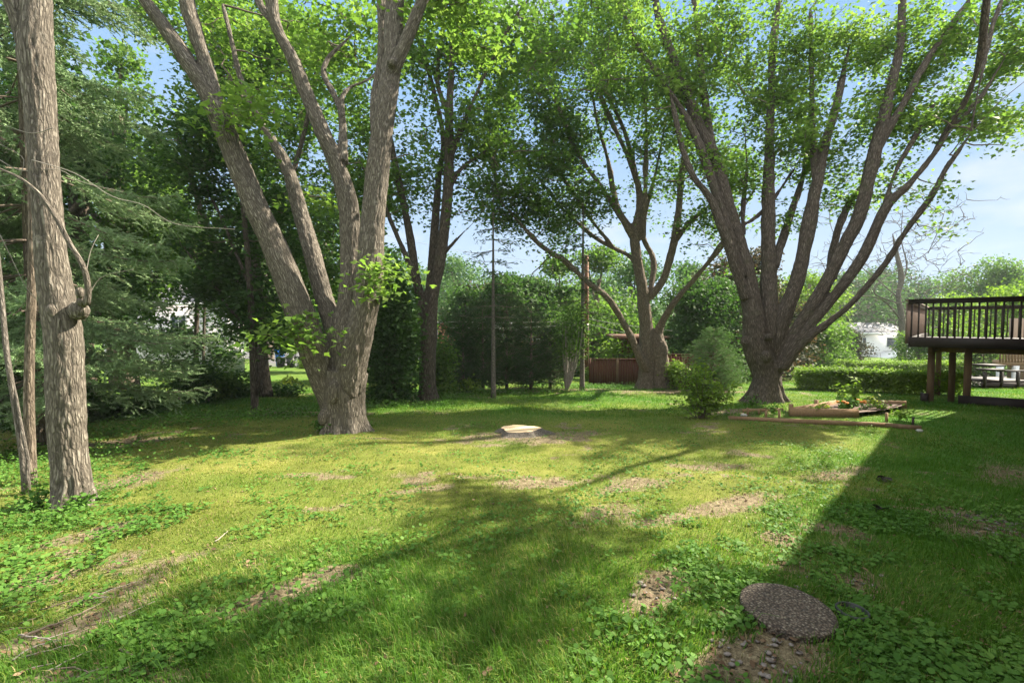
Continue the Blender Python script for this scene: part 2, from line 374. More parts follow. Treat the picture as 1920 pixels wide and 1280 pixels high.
def lush(x, y):
    """1 where the turf is long and dark green (along the house), 0 in the thin dry middle"""
    x = np.asarray(x, float); y = np.asarray(y, float)
    m = 1 / (1 + np.exp(np.clip(-((x - y) + 2.0) * 1.6, -50, 50))); m = np.maximum(m, 1 / (1 + np.exp(np.clip((y - 3.4) * 2.0, -50, 50))) * .75)
    m = np.maximum(m, 1 / (1 + np.exp(np.clip(-(y - 10.5) * 1.2, -50, 50))) * .7)
    return np.clip(m + (n2(x, y, .9, 6).reshape(x.shape) - .5) * .9, 0, 1)

# ------------------------------------------------------------------ ground
def axis(lo, hi, near, step0, grow):
    a = [near]; s = step0
    while a[-1] < hi: a.append(a[-1] + s); s *= grow
    b = [near]; s = step0
    while b[-1] > lo: b.append(b[-1] - s); s *= grow
    return np.array(sorted(set(b + a)))
ys = np.concatenate([np.arange(-30, 0, 3.0), np.arange(0, 1.2, .3), np.arange(1.2, 10, .045), np.arange(10, 20, .12), np.arange(20, 60, 1.0), np.geomspace(60, 300, 20)])
xs = np.concatenate([-np.geomspace(60, 300, 14)[::-1], np.arange(-58, -14, 1.5), np.arange(-14, -8, .15), np.arange(-8, 9, .055), np.arange(9, 16, .15), np.arange(16, 60, 1.5), np.geomspace(60, 300, 14)])
XX, YY = np.meshgrid(xs, ys); Z = gz(XX, YY)
bare_v = bare(XX, YY); lush_v = lush(XX, YY)
Z = Z + (n2(XX, YY, 9, 1).reshape(XX.shape) - .5) * .018 * (YY < 20) - .012 * bare_v * (YY < 20)
nx, ny = len(xs), len(ys); ii = (np.arange(ny - 1)[:, None] * nx + np.arange(nx - 1)).ravel()
m, t, b, l = newmat('lawn_ground'); o = t.nodes.new('ShaderNodeTexCoord').outputs['Object']
na = noise(t, 1.1, 6, .65, o); nb = noise(t, 22, 5, .7, o); nc = noise(t, 90, 4, .7, o); nd = noise(t, .35, 3, .6, o)
g1 = ramp(t, [(.08, .10, .02), (.14, .16, .035), (.22, .21, .06)], [.3, .5, .7]); l(na.outputs['Fac'], g1.inputs['Fac'])
g2 = ramp(t, [(.035, .095, .014), (.06, .15, .02), (.09, .18, .025)], [.3, .5, .7]); l(nb.outputs['Fac'], g2.inputs['Fac'])
gr = mixc(t, attr(t, 'lush').outputs['Fac'], g1.outputs['Color'], g2.outputs['Color'])
fine = ramp(t, [(.55, .55, .5), (1.3, 1.3, 1.2)], [.35, .65]); l(nc.outputs['Fac'], fine.inputs['Fac'])
gr = mixc(t, 1.0, gr, fine.outputs['Color'], 'MULTIPLY')
s1 = ramp(t, [(.085, .065, .042), (.175, .142, .095), (.30, .255, .175)], [.3, .5, .75]); l(nb.outputs['Fac'], s1.inputs['Fac'])
so = mixc(t, 1.0, s1.outputs['Color'], fine.outputs['Color'], 'MULTIPLY')
ba = t.nodes.new('ShaderNodeMath'); ba.operation = 'MULTIPLY_ADD'; ba.inputs[1].default_value = .9
l(nb.outputs['Fac'], ba.inputs[0]); l(attr(t, 'bare').outputs['Fac'], ba.inputs[2])
br = ramp(t, [(0, 0, 0), (1, 1, 1)], [.62, .95]); l(ba.outputs[0], br.inputs['Fac'])
l(mixc(t, br.outputs['Color'], gr, so), b.inputs['Base Color']); b.inputs['Roughness'].default_value = .95; b.inputs['Specular IOR Level'].default_value = .1
bump(t, b, nc.outputs['Fac'], .8, .012)
M['ground'] = m
ground = mk('ground', np.stack([XX.ravel(), YY.ravel(), Z.ravel()], 1), np.stack([ii, ii + 1, ii + nx + 1, ii + nx], 1), M['ground'], None, True, {'bare': bare_v.ravel(), 'lush': lush_v.ravel()})
tag(ground, kind='structure')

# ------------------------------------------------------------------ leaves
LEAF = np.array([(0, 0, 0), (.50, .42, .06), (.22, .58, .0), (0, 1.05, -.10), (-.22, .58, .0), (-.50, .42, .06)])
OVAL = np.array([(0, 0, 0), (.30, .35, .05), (.24, .75, .03), (0, 1.0, -.08), (-.24, .75, .03), (-.30, .35, .05)])
ROUND = np.array([(0, 0, 0), (.45, .18, .04), (.5, .6, .03), (.2, .95, 0), (-.2, .95, 0), (-.5, .6, .03), (-.45, .18, .04)])
def rot_basis(n, up_bias=.8, g=None):
    g = g or rng
    N = g.normal(size=(n, 3)) * .62; N[:, 2] = np.abs(N[:, 2]) * .6 + up_bias; N /= np.linalg.norm(N, axis=1)[:, None]
    A = g.normal(size=(n, 3)); A[:, 2] -= .45
    A -= N * (A * N).sum(1)[:, None]; A /= np.linalg.norm(A, axis=1)[:, None] + 1e-9
    return N, A, np.cross(A, N)
def leaf_mesh(C, size, shape=LEAF, up=.8, basis=None):
    n = len(C); N, A, B = basis if basis is not None else rot_basis(n, up)
    s = np.broadcast_to(size, (n,))[:, None, None]
    V = C[:, None] + s * (B[:, None] * shape[None, :, 0, None] + A[:, None] * shape[None, :, 1, None] + N[:, None] * shape[None, :, 2, None])
    k = len(shape); F = np.arange(n * k).reshape(n, k); return V.reshape(-1, 3), F
def leaves_obj(name, C, size, mat, parent, shape=LEAF, up=.8):
    sz = size * rng.uniform(.5, 1.25, len(C)); V, F = leaf_mesh(np.asarray(C), sz, shape, up); return mk(name, V, F, mat, parent)
def in_ellipsoid(n, c, r, shell=0.0):
    v = rng.normal(size=(n, 3)); v /= np.linalg.norm(v, axis=1)[:, None]
    rr = (shell ** 3 + (1 - shell ** 3) * rng.random(n)) ** (1 / 3); return np.asarray(c) + v * rr[:, None] * np.asarray(r)
def spray(C, per, rad, flatten=.5):
    """leaf positions round every cluster centre; sizes of the clusters vary"""
    out = []
    for c in C:
        k = rng.uniform(.5, 1.35); n = int(per * k * k); p = rng.normal(size=(n, 3)) * rad * k * .55
        p[:, 2] = p[:, 2] * flatten - .18 * np.linalg.norm(p[:, :2], axis=1); out.append(c + p)
    return np.vstack(out) if out else np.zeros((0, 3))
def twigs(nodes, targets, mb, r0=.010, maxr=.05, seg=5, wob=.10, up=.25, radn=None):
    """every target is joined to the nearest point of the growing tree by a bent twig"""
    N = np.array(nodes, float); d0 = np.array([np.min(((N - p) ** 2).sum(1)) for p in targets]); order = np.argsort(d0)
    cap = 60000; buf = np.zeros((len(N) + len(targets) * seg, 3)); buf[:len(N)] = N; k = len(N)
    for i in order:
        p = targets[i]; B = buf[:k]; dv = p - B; dd = np.sqrt((dv ** 2).sum(1)) + np.where(dv[:, 2] < 0, .5 * -dv[:, 2], 0); j = int(np.argmin(dd))
        a = B[j]; ln = np.linalg.norm(p - a)
        if ln < .05: continue
        mid = (a + p) / 2 + rng.normal(size=3) * wob * ln + np.array((0, 0, -up * ln * .25)) ; tt = np.linspace(0, 1, seg + 1)[:, None]
        q = (1 - tt) ** 2 * a + 2 * tt * (1 - tt) * mid + tt ** 2 * p; q[1:-1] += rng.normal(size=(seg - 1, 3)) * .03 * ln
        rb = min(maxr, r0 + .012 * ln); mb.tube(q, np.linspace(rb, rb * .35, seg + 1), 5 if ln > 1.2 else 4, cap=False)
        buf[k:k + seg] = q[1:]; k += seg
def blob(px, py, D, rx, rz, ry, n): return (P(px, py, D), (rx, ry, rz), n)
def crown(root, stems, blobs, mat, per=95, rad=.42, leaf=.105, from_z=None, twigm=None, shape=LEAF, up=.8, name='crown', twig_r=.010, flatten=.55, maxr=.05, dens=1.75, along=0):
    """leaf clusters in lumpy masses, joined to the stems by twigs"""
    C = []
    for c, r, n in blobs:
        n = int(n * dens); p = in_ellipsoid(int(n * 1.9), c, r); nn = vnoise(p * .9 + 11.3); p = p[np.argsort(-nn)][:n]; C.append(p)
    if along:       # smaller sprays close to the upper limbs
        q_ = np.vstack([s[len(s) // 2:, :3] for s in stems]); q_ = q_[q_[:, 2] > 3.0]; q_ = q_[rng.integers(0, len(q_), along)]; C.append(q_ + rng.normal(size=q_.shape) * np.array((.75, .75, .5)))
    C = np.vstack(C); nodes = np.vstack([s[len(s) // 4:, :3] for s in stems]); per = per * .72; rad = rad * 1.12; leaf = leaf * 1.15
    if from_z is not None: nodes = nodes[nodes[:, 2] > from_z]
    mb = MB(); [mb.tube(q_[::2, :3], .008, 4, cap=False) for q_ in stems if len(q_) > 2]; twigs(nodes, C, mb, twig_r, maxr); mb.build('branches', twigm or M['twig'], root, True)
    return leaves_obj(name, spray(C, per, rad, flatten), leaf, mat, root, shape, up)

# ------------------------------------------------------------------ fused trunks
def fuse(name, lines, voxel, mat, root, bark_amp=.012, blobs=(), fz=24.0, foot=None):
    """lines: arrays (x, y, z, r); all are melted into one skin, then furrowed"""
    mb = MB()
    for s in lines: mb.tube(s[:, :3], s[:, 3], 14)
    for c, r in blobs:
        a = np.linspace(-math.pi / 2, math.pi / 2, 9); rr = np.broadcast_to(r, (3,))
        prof = [(max(1e-3, math.cos(q)), math.sin(q)) for q in a]; V = MB().lathe((0, 0, 0), prof, 12)
        mb.add(V.V[0] * rr + np.asarray(c), [f for k in V.F for f in V.F[k]])
    V, F, _ = mb.arrays(); tmp = mk('tmp', V, F, mat); mod = tmp.modifiers.new('r', 'REMESH'); mod.mode = 'VOXEL'; mod.voxel_size = voxel; mod.adaptivity = 0
    dg = bpy.context.evaluated_depsgraph_get(); ev = tmp.evaluated_get(dg); me = ev.to_mesh()
    n = len(me.vertices); V = np.zeros(n * 3, np.float32); me.vertices.foreach_get('co', V); V = V.reshape(-1, 3).astype(float)
    Nn = np.zeros(n * 3, np.float32); me.vertices.foreach_get('normal', Nn); Nn = Nn.reshape(-1, 3)
    nl = len(me.loops); li = np.zeros(nl, np.int32); me.loops.foreach_get('vertex_index', li)
    tot = np.zeros(len(me.polygons), np.int32); me.polygons.foreach_get('loop_total', tot); ev.to_mesh_clear()
    om = tmp.data; bpy.data.objects.remove(tmp); bpy.data.meshes.remove(om)
    F = li.reshape(-1, 4) if (tot == 4).all() else None
    if F is None:
        st = np.concatenate([[0], np.cumsum(tot)[:-1]]); F = [np.stack([li[st[tot == k] + j] for j in range(k)], 1) for k in np.unique(tot)]
    best = np.full(n, 1e9); bk = np.zeros((n, 3)); off = 0
    for s in lines:
        p = s[:, :3]; T, U, Vv = frames(p); L_ = np.concatenate([[0], np.cumsum(np.linalg.norm(np.diff(p, axis=0), axis=1))])
        st = max(1, int(len(p) / 40)); 
        for i in range(0, len(p) - 1):
            d = V - p[i]; ln = L_[i + 1] - L_[i] + 1e-9; tt = np.clip(d @ T[i] / ln, 0, 1); q = d - tt[:, None] * ln * T[i]
            sc = np.linalg.norm(q, axis=1) / s[i, 3]; w = sc < best; best[w] = sc[w]
            bk[w] = np.stack([(q @ U[i])[w], (q @ Vv[i])[w], (L_[i] + tt * ln)[w] + off], 1)
        off += L_[-1] + 3.1
    if foot:        # roots spread out at the foot: (x, y, width in m, height in m, lobes)
        fx, fy, fw, fh, fk = foot; hgt = np.maximum(V[:, 2] - float(gz(fx, fy)) + .1, 0); dx, dy = V[:, 0] - fx, V[:, 1] - fy; th = np.arctan2(dy, dx); rr = np.hypot(dx, dy) + 1e-6
        lob = .55 + .45 * np.cos(fk * th + 1.5 * np.sin(th * 2 + fx)) * (hgt < 9); q = fw * (np.exp(-hgt / (fh * .35)) * lob + .25 * np.exp(-hgt / fh)) * (rr < fw * 8); V[:, 0] += dx / rr * q; V[:, 1] += dy / rr * q
    a = 1 - np.abs(2 * vnoise(bk * (fz, fz, fz * .17)) - 1); b_ = vnoise(bk * (fz * 2.3, fz * 2.3, fz * .5) + 7); c_ = vnoise(bk * (3, 3, 1.2) + 3)
    V = V + Nn * ((a - .5) * bark_amp + (b_ - .5) * bark_amp * .7 + (c_ - .5) * bark_amp * 2.2)[:, None]
    return mk(name, V, F, mat, root, True, {'bk': bk})
def line(pts, step=.12, tip=True):
    """rows of (px, py, depth, level width in photo px) -> (x, y, z, r) smoothed; the width is corrected for lean and for the wide angle"""
    q = np.array([p for p in pts], float); g = np.gradient(q[:, :2], axis=0); ln = np.abs(g[:, 1]) / (np.hypot(g[:, 0], g[:, 1]) + 1e-9)
    k = np.cos(np.arctan((q[:, 0] - 960) / FPX)) * np.maximum(ln, .62)
    rows = [(*P(a, b, d), w * d / FPX / 2 * kk) for (a, b, d, w), kk in zip(pts, k)]
    if tip:
        a_, b_ = np.array(rows[-2]), np.array(rows[-1]); dd = (b_ - a_)[:3]; dd = dd / np.linalg.norm(dd); rows.append((*(b_[:3] + dd * min(1.6, 14 * b_[3])), b_[3] * .25))
    return smooth_line(rows, step)
def flare(cx, cy_, r, k, spread, zt=.5, g=rng, h=.0):
    out = []
    for i in range(k):
        a = i / k * 2 * math.pi + g.uniform(-.3, .3); e = spread * g.uniform(.75, 1.15); z0 = float(gz(cx, cy_))
        q = [(cx + math.cos(a) * r * .45, cy_ + math.sin(a) * r * .45, z0 + zt, r * .42), (cx + math.cos(a) * r * .8, cy_ + math.sin(a) * r * .8, z0 + zt * .4, r * .34),
             (cx + math.cos(a) * e, cy_ + math.sin(a) * e, z0 - .02, r * .22), (cx + math.cos(a) * e * 1.25, cy_ + math.sin(a) * e * 1.25, z0 - .12, r * .12)]
        out.append(smooth_line(q, .08))
    return out

# ================================================================== the big trees
def tree(name, px, D, label, group=None, cat='tree'):
    return thing(name, GX(px, D), label, cat, group)

# -- left foreground trunk
D1 = 4.66
t1 = tree('maple_tree', 135, D1, 'pale foreground trunk at the left edge with a knobby burl and thin side shoot')
s = [line([(136, 1010, D1, 74), (135, 960, D1, 73), (134, 900, D1, 73), (126, 800, D1, 77), (122, 700, D1, 75), (118, 620, D1, 73), (104, 540, D1, 68), (93, 440, D1, 63), (84, 320, D1 + .05, 62), (76, 200, D1 + .1, 66), (66, 90, D1 + .1, 72), (72, -40, D1 + .15, 60), (92, -260, D1 + .3, 52), (120, -600, D1 + .6, 42)], .06),
     line([(62, 110, D1 + .1, 52), (38, 40, D1 + .05, 46), (12, -40, D1, 42), (-40, -220, D1 - .1, 36), (-120, -520, D1, 30)], .06)]
g1_ = GX(138, D1)
fuse('trunk', s, .0125, M['bark_light'], t1, .012, [(P(148, 582, D1 - .02), (.085, .07, .09)), (P(157, 565, D1 - .05), (.05, .045, .04)), (P(100, 584, D1 - .10), (.05, .05, .075)), (P(150, 548, D1 - .1), (.03, .03, .05))], 30, (g1_[0], g1_[1], .13, .45, 6))
mb = MB(); mb.tube(line([(163, 572, D1 - .1, 13), (165, 540, D1 - .12, 9.5), (156, 500, D1 - .15, 8.5), (130, 455, D1 - .18, 7), (100, 400, D1 - .2, 6), (70, 360, D1 - .2, 5.5), (30, 330, D1 - .2, 5), (-20, 310, D1 - .2, 4)], .04)[:, :3], np.linspace(.028, .011, len(line([(163, 572, D1 - .1, 13), (165, 540, D1 - .12, 9.5), (156, 500, D1 - .15, 8.5), (130, 455, D1 - .18, 7), (100, 400, D1 - .2, 6), (70, 360, D1 - .2, 5.5), (30, 330, D1 - .2, 5), (-20, 310, D1 - .2, 4)], .04))), 8)
mb.build('side_shoot', M['bark_light'], t1, True)
mb = MB()
for q in ([(60, 300), (140, 325), (210, 368), (270, 385), (330, 420), (440, 430)], [(0, 300), (40, 320), (110, 318), (150, 340), (230, 360)], [(0, 440), (20, 480), (50, 540), (80, 570)], [(0, 350), (25, 346), (45, 300), (0, 270)], [(100, 240), (60, 250), (10, 235)], [(163, 560), (190, 520), (250, 505)], [(160, 520), (170, 470), (185, 440)]):
    ln = smooth_line([(*P(a, b, D1 - .1 + i * .04), 0) for i, (a, b) in enumerate(q)], .06)[:, :3]; mb.tube(ln, np.linspace(.0045, .0018, len(ln)), 5)
mb.build('dead_twigs', M['deadtwig'], t1, True)
crown(t1, s[:1], [blob(120, -560, 5.6, 2.0, 1.2, 2.0, 16)], M['leaf_maple'], 60, .4, .12, 7.0)

# -- big spreading tree on the left
D2 = 8.9
t2 = tree('maple_tree', 645, D2, 'huge pale trunk splitting low into four leaning stems, left lawn')
A = line([(636, 840, D2, 46), (631, 770, D2, 50), (606, 705, D2 - .05, 58), (582, 640, D2 - .15, 58), (548, 545, D2 - .3, 58), (510, 450, D2 - .4, 54), (478, 385, D2 - .5, 52), (436, 280, D2 - .6, 50), (402, 200, D2 - .7, 44), (380, 160, D2 - .7, 40), (335, 95, D2 - .8, 31), (298, 40, D2 - .8, 28), (255, -20, D2 - .9, 25), (180, -150, D2 - 1, 20)])
A2 = line([(404, 195, D2 - .7, 36), (388, 130, D2 - .6, 33), (366, 60, D2 - .6, 32), (348, -10, D2 - .6, 30), (330, -150, D2 - .5, 26), (318, -400, D2 - .2, 20)])
A3 = line([(375, 150, D2 - .7, 26), (345, 95, D2 - .5, 20), (310, 45, D2 - .4, 18), (270, -10, D2 - .3, 17), (230, -90, D2 - .2, 14)])
B = line([(640, 700, D2 + .1, 44), (628, 620, D2 + .3, 42), (608, 560, D2 + .4, 37), (584, 470, D2 + .6, 33), (562, 395, D2 + .8, 30), (540, 320, D2 + .9, 28), (512, 265, D2 + 1, 23), (485, 225, D2 + 1, 18), (452, 150, D2 + 1.1, 13), (430, 60, D2 + 1.3, 10)])
Cc = line([(652, 720, D2 + .1, 52), (652, 630, D2 + .2, 60), (656, 560, D2 + .25, 44), (659, 480, D2 + .3, 40), (652, 385, D2 + .3, 38), (632, 310, D2 + .3, 34), (608, 255, D2 + .25, 31), (580, 190, D2 + .2, 28), (548, 110, D2 + .1, 25), (518, 50, D2, 22), (508, -10, D2, 19), (490, -200, D2, 15)])
C2 = line([(642, 305, D2 + .3, 24), (643, 245, D2 + .5, 16), (640, 190, D2 + .6, 13), (655, 165, D2 + .8, 11), (690, 150, D2 + 1, 10), (720, 120, D2 + 1.2, 7)])
C3 = line([(643, 220, D2 + .5, 13), (625, 175, D2 + .7, 14), (607, 140, D2 + .9, 13), (615, 110, D2 + 1, 11), (645, 80, D2 + 1.1, 8)])
C4 = line([(520, 50, D2, 16), (494, 20, D2 + .1, 14), (470, -30, D2 + .2, 12)])
Dd = line([(648, 840, D2, 46), (648, 770, D2 - .05, 50), (657, 700, D2 - .1, 58), (675, 620, D2 - .1, 54), (690, 540, D2, 54), (697, 450, D2, 46), (703, 370, D2, 42), (712, 280, D2, 42), (725, 190, D2, 40), (735, 120, D2 + .05, 34), (738, 50, D2 + .1, 32), (742, -30, D2 + .2, 28), (750, -300, D2 + .4, 22)])
D3 = line([(728, 150, D2, 30), (752, 100, D2 - .1, 28), (775, 45, D2 - .2, 25), (800, -20, D2 - .3, 22), (860, -180, D2 - .4, 18)])
D4 = line([(708, 300, D2, 14), (703, 200, D2 + .3, 18), (716, 110, D2 + .4, 17), (716, 30, D2 + .5, 16), (712, -60, D2 + .6, 15)])
bx, by, bz = GX(645, D2)
st2 = [A, A2, A3, B, Cc, C2, C3, C4, Dd, D3, D4]
base = smooth_line([(bx, by, bz - .15, .39), (bx, by, bz + .12, .37), (bx, by, bz + .35, .35), (bx - .01, by, bz + .75, .38), (bx + .02, by + .05, bz + 1.15, .40)], .08)
fuse('trunk', st2 + [base], .021, M['bark_light'], t2, .022,
     [(P(668, 655, D2 - .42), (.05, .05, .10)), (P(735, 118, D2 - .2), (.09, .09, .08)), (P(627, 735, D2 - .38), (.10, .09, .22)), (P(612, 780, D2 - .3), (.10, .08, .16))], 20, (bx, by, .24, .6, 8))
crown(t2, st2, [blob(640, 110, D2 + 2.6, 1.9, 1.2, 1.3, 30), blob(500, 130, D2 + 4.2, 1.9, 1.4, 1.2, 30), blob(830, 40, D2 + .8, 1.3, 1.0, 1.0, 24), blob(430, 30, D2 + 3.8, 1.9, 1.1, 1.4, 26),
     blob(470, 195, D2 - .9, .45, .28, .35, 4), blob(440, 225, D2 - .7, .3, .25, .3, 3), blob(735, 500, D2 - .6, .42, .16, .3, 3), blob(706, 530, D2 - .6, .2, .2, .2, 2), blob(545, 622, D2 - .9, .55, .16, .3, 4), blob(565, 590, D2 - .7, .25, .2, .2, 2),
     blob(600, 360, D2 + 1.6, .5, .5, .5, 5), blob(640, -260, D2 + 2.5, 2.6, 1.2, 2.0, 9), blob(900, -170, D2 + .5, 2.0, 1.2, 1.8, 12)],
      M['leaf_bright'], 62, .40, .115, 2.0)

# -- dark many-stemmed tree right of it
D3_ = 14.6
t3 = tree('ash_tree', 800, D3_, 'dark slender tree forking into upright stems beside the ivy covered bush')
st3 = [line([(803, 775, D3_, 30), (803, 745, D3_, 29), (801, 690, D3_, 30), (803, 630, D3_, 32), (812, 560, D3_, 20), (826, 480, D3_, 22), (838, 380, D3_, 19), (842, 300, D3_, 18), (842, 220, D3_, 16), (846, 140, D3_, 12), (850, 40, D3_, 10), (860, -120, D3_, 8)]),
       line([(797, 640, D3_, 24), (790, 570, D3_ + .2, 20), (780, 520, D3_ + .3, 16), (768, 440, D3_ + .4, 14), (750, 350, D3_ + .5, 12), (735, 280, D3_ + .6, 10), (716, 190, D3_ + .6, 8)]),
       line([(800, 600, D3_, 22), (808, 520, D3_ + .3, 17), (815, 430, D3_ + .5, 15), (822, 340, D3_ + .6, 12), (830, 250, D3_ + .7, 10), (800, 120, D3_ + .8, 8)]),
       line([(790, 560, D3_ + .2, 12), (765, 490, D3_ - .1, 10), (735, 420, D3_ - .3, 9), (718, 380, D3_ - .4, 8), (690, 330, D3_ - .5, 6)]),
       line([(842, 300, D3_, 12), (870, 230, D3_ - .3, 9), (905, 150, D3_ - .6, 7), (950, 60, D3_ - .8, 6), (990, 0, D3_ - 1, 5)]),
       line([(840, 360, D3_, 11), (862, 320, D3_, 9), (900, 290, D3_, 7), (950, 255, D3_, 5)]),
       line([(828, 480, D3_, 7), (855, 450, D3_ - .2, 5), (890, 415, D3_ - .4, 3.5), (905, 395, D3_ - .5, 2.5)], .2),
       line([(842, 220, D3_, 10), (820, 150, D3_ + .3, 8), (830, 60, D3_ + .5, 7)])]
g = GX(803, D3_)
fuse('trunk', st3, .035, M['bark_dark'], t3, .02, (), 14, (g[0], g[1], .2, .5, 6))
crown(t3, st3, [blob(760, 330, D3_ + .8, 1.5, 1.9, 1.3, 36), blob(870, 200, D3_, 1.8, 1.9, 1.6, 46), blob(790, 130, D3_ + .8, 1.9, 1.6, 1.6, 42), blob(930, 250, D3_ + .5, 1.2, 1.6, 1.2, 26), blob(960, 100, D3_ - .4, 1.8, 1.7, 1.5, 38), blob(820, 20, D3_, 2.5, 1.4, 2, 44), blob(880, 370, D3_ + .4, .8, .7, .8, 9), blob(700, 250, D3_ + .5, 1.2, 1.6, 1, 20), blob(870, -170, D3_, 3.5, 2, 3, 9)],
      M['leaf_maple'], 58, .52, .125, 3.0, along=70)

# -- centre tree
D4_ = 19.2
t4 = tree('maple_tree', 1222, D4_, 'wide spreading tree with a knotted double trunk beside the brown fence')
st4 = [line([(1213, 755, D4_, 27), (1213, 728, D4_, 27), (1213, 680, D4_, 29), (1211, 610, D4_, 25), (1205, 550, D4_, 22), (1192, 470, D4_, 18), (1190, 440, D4_, 17), (1200, 380, D4_, 14), (1190, 320, D4_, 11), (1172, 250, D4_, 10), (1140, 180, D4_, 8), (1115, 130, D4_, 7)]),
       line([(1212, 690, D4_ - .1, 26), (1196, 660, D4_ - .4, 17), (1172, 610, D4_ - .7, 14), (1140, 560, D4_ - 1, 13), (1100, 528, D4_ - 1.3, 13), (1060, 490, D4_ - 1.6, 12), (1020, 465, D4_ - 1.9, 10), (985, 430, D4_ - 2.1, 9), (955, 395, D4_ - 2.3, 7), (935, 370, D4_ - 2.5, 5), (925, 300, D4_ - 2.6, 4)]),
       line([(1236, 755, D4_ - .1, 22), (1236, 728, D4_ - .1, 24), (1238, 680, D4_ - .1, 30), (1232, 640, D4_, 26), (1236, 615, D4_, 18), (1262, 570, D4_ - .5, 15), (1300, 525, D4_ - .8, 14), (1345, 470, D4_ - 1.2, 12), (1365, 440, D4_ - 1.4, 10), (1400, 380, D4_ - 1.6, 7)]),
       line([(1218, 560, D4_, 16), (1245, 520, D4_ - .2, 15), (1262, 460, D4_ - .3, 14), (1272, 400, D4_ - .3, 12), (1278, 330, D4_ - .2, 10), (1290, 260, D4_, 7), (1310, 180, D4_, 5)]),
       line([(1202, 520, D4_, 14), (1185, 485, D4_ + .3, 14), (1150, 465, D4_ + .5, 12), (1115, 445, D4_ + .6, 11), (1080, 415, D4_ + .8, 9), (1040, 375, D4_ + 1, 7), (1000, 320, D4_ + 1, 6), (975, 290, D4_ + 1, 5)]),
       line([(1190, 450, D4_, 14), (1160, 400, D4_ - .3, 11), (1120, 340, D4_ - .5, 10), (1090, 300, D4_ - .6, 9), (1070, 260, D4_ - .7, 8), (1045, 200, D4_ - .8, 6)]),
       line([(1185, 430, D4_, 11), (1155, 380, D4_ + .5, 10), (1140, 300, D4_ + .6, 8), (1120, 230, D4_ + .6, 7), (1108, 160, D4_ + .6, 6)]),
       line([(1205, 450, D4_, 12), (1210, 370, D4_ - .6, 9), (1210, 320, D4_ - .7, 8), (1212, 230, D4_ - .8, 6), (1205, 130, D4_ - .9, 5)]),
       line([(1203, 370, D4_, 10), (1180, 300, D4_ - .3, 8), (1150, 235, D4_ - .4, 7), (1130, 190, D4_ - .5, 6), (1110, 130, D4_ - .5, 5)]),
       line([(1218, 555, D4_, 12), (1225, 490, D4_ + .5, 12), (1205, 430, D4_ + .7, 9), (1230, 320, D4_ + .8, 7), (1250, 220, D4_ + .8, 5)]),
       line([(1262, 460, D4_ - .3, 10), (1290, 420, D4_ - .5, 8), (1330, 385, D4_ - .6, 6), (1370, 350, D4_ - .7, 4)]),
       line([(1150, 465, D4_ + .5, 7), (1100, 400, D4_ + .2, 6), (1060, 340, D4_, 5), (1010, 270, D4_ - .3, 4)]),
       line([(1110, 445, D4_ + .6, 5), (1075, 440, D4_ + .4, 4.5), (1060, 455, D4_ + .3, 4), (1045, 480, D4_ + .2, 3)], .2)]
g = GX(1225, D4_)
fuse('trunk', st4, .042, M['bark_mid'], t4, .035, [(P(1240, 655, D4_ - .2), (.24, .25, .4))], 11, (g[0], g[1], .3, .6, 7))
crown(t4, st4, [blob(1000, 330, D4_ - 1, 1.6, 1.5, 1.6, 34), blob(1090, 220, D4_, 2.4, 1.9, 2.4, 60), blob(1080, 70, D4_, 2.8, 2.0, 2.6, 60), blob(1210, 180, D4_ - .5, 1.9, 2.2, 2.2, 44), blob(960, 220, D4_ - 1, 1.6, 1.8, 1.6, 30), blob(1120, 370, D4_ - .6, 1.6, .8, 1.4, 18), blob(1010, 410, D4_ - 1.5, 1.0, .6, 1.0, 13), blob(1050, 420, D4_, .6, .9, .6, 9),
    blob(1310, 420, D4_ - .8, 1.3, .7, 1.2, 14), blob(1370, 330, D4_ - .6, 1.4, 1.0, 1.2, 18), blob(1300, 250, D4_, 1.4, 1.0, 1.2, 14), blob(1120, -110, D4_, 5, 2.2, 4, 16), blob(1040, 150, D4_ - .5, 2.2, 1.6, 2, 30), blob(1170, 20, D4_, 2.4, 1.6, 2, 34), blob(1000, 60, D4_, 2, 1.6, 2, 26), blob(930, 320, D4_ - 1.5, 1.2, 1.2, 1.2, 16), blob(960, 380, D4_ - 1.5, 1.3, .9, 1.2, 14), blob(1060, 300, D4_ - .6, 2.0, 1.4, 1.6, 26), blob(950, 400, D4_ - 2.2, .7, .6, .7, 8), blob(1245, 340, D4_, .9, .9, .9, 8)],
      M['leaf_maple'], 72, .52, .13, 2.2, twig_r=.014, maxr=.06, along=150)

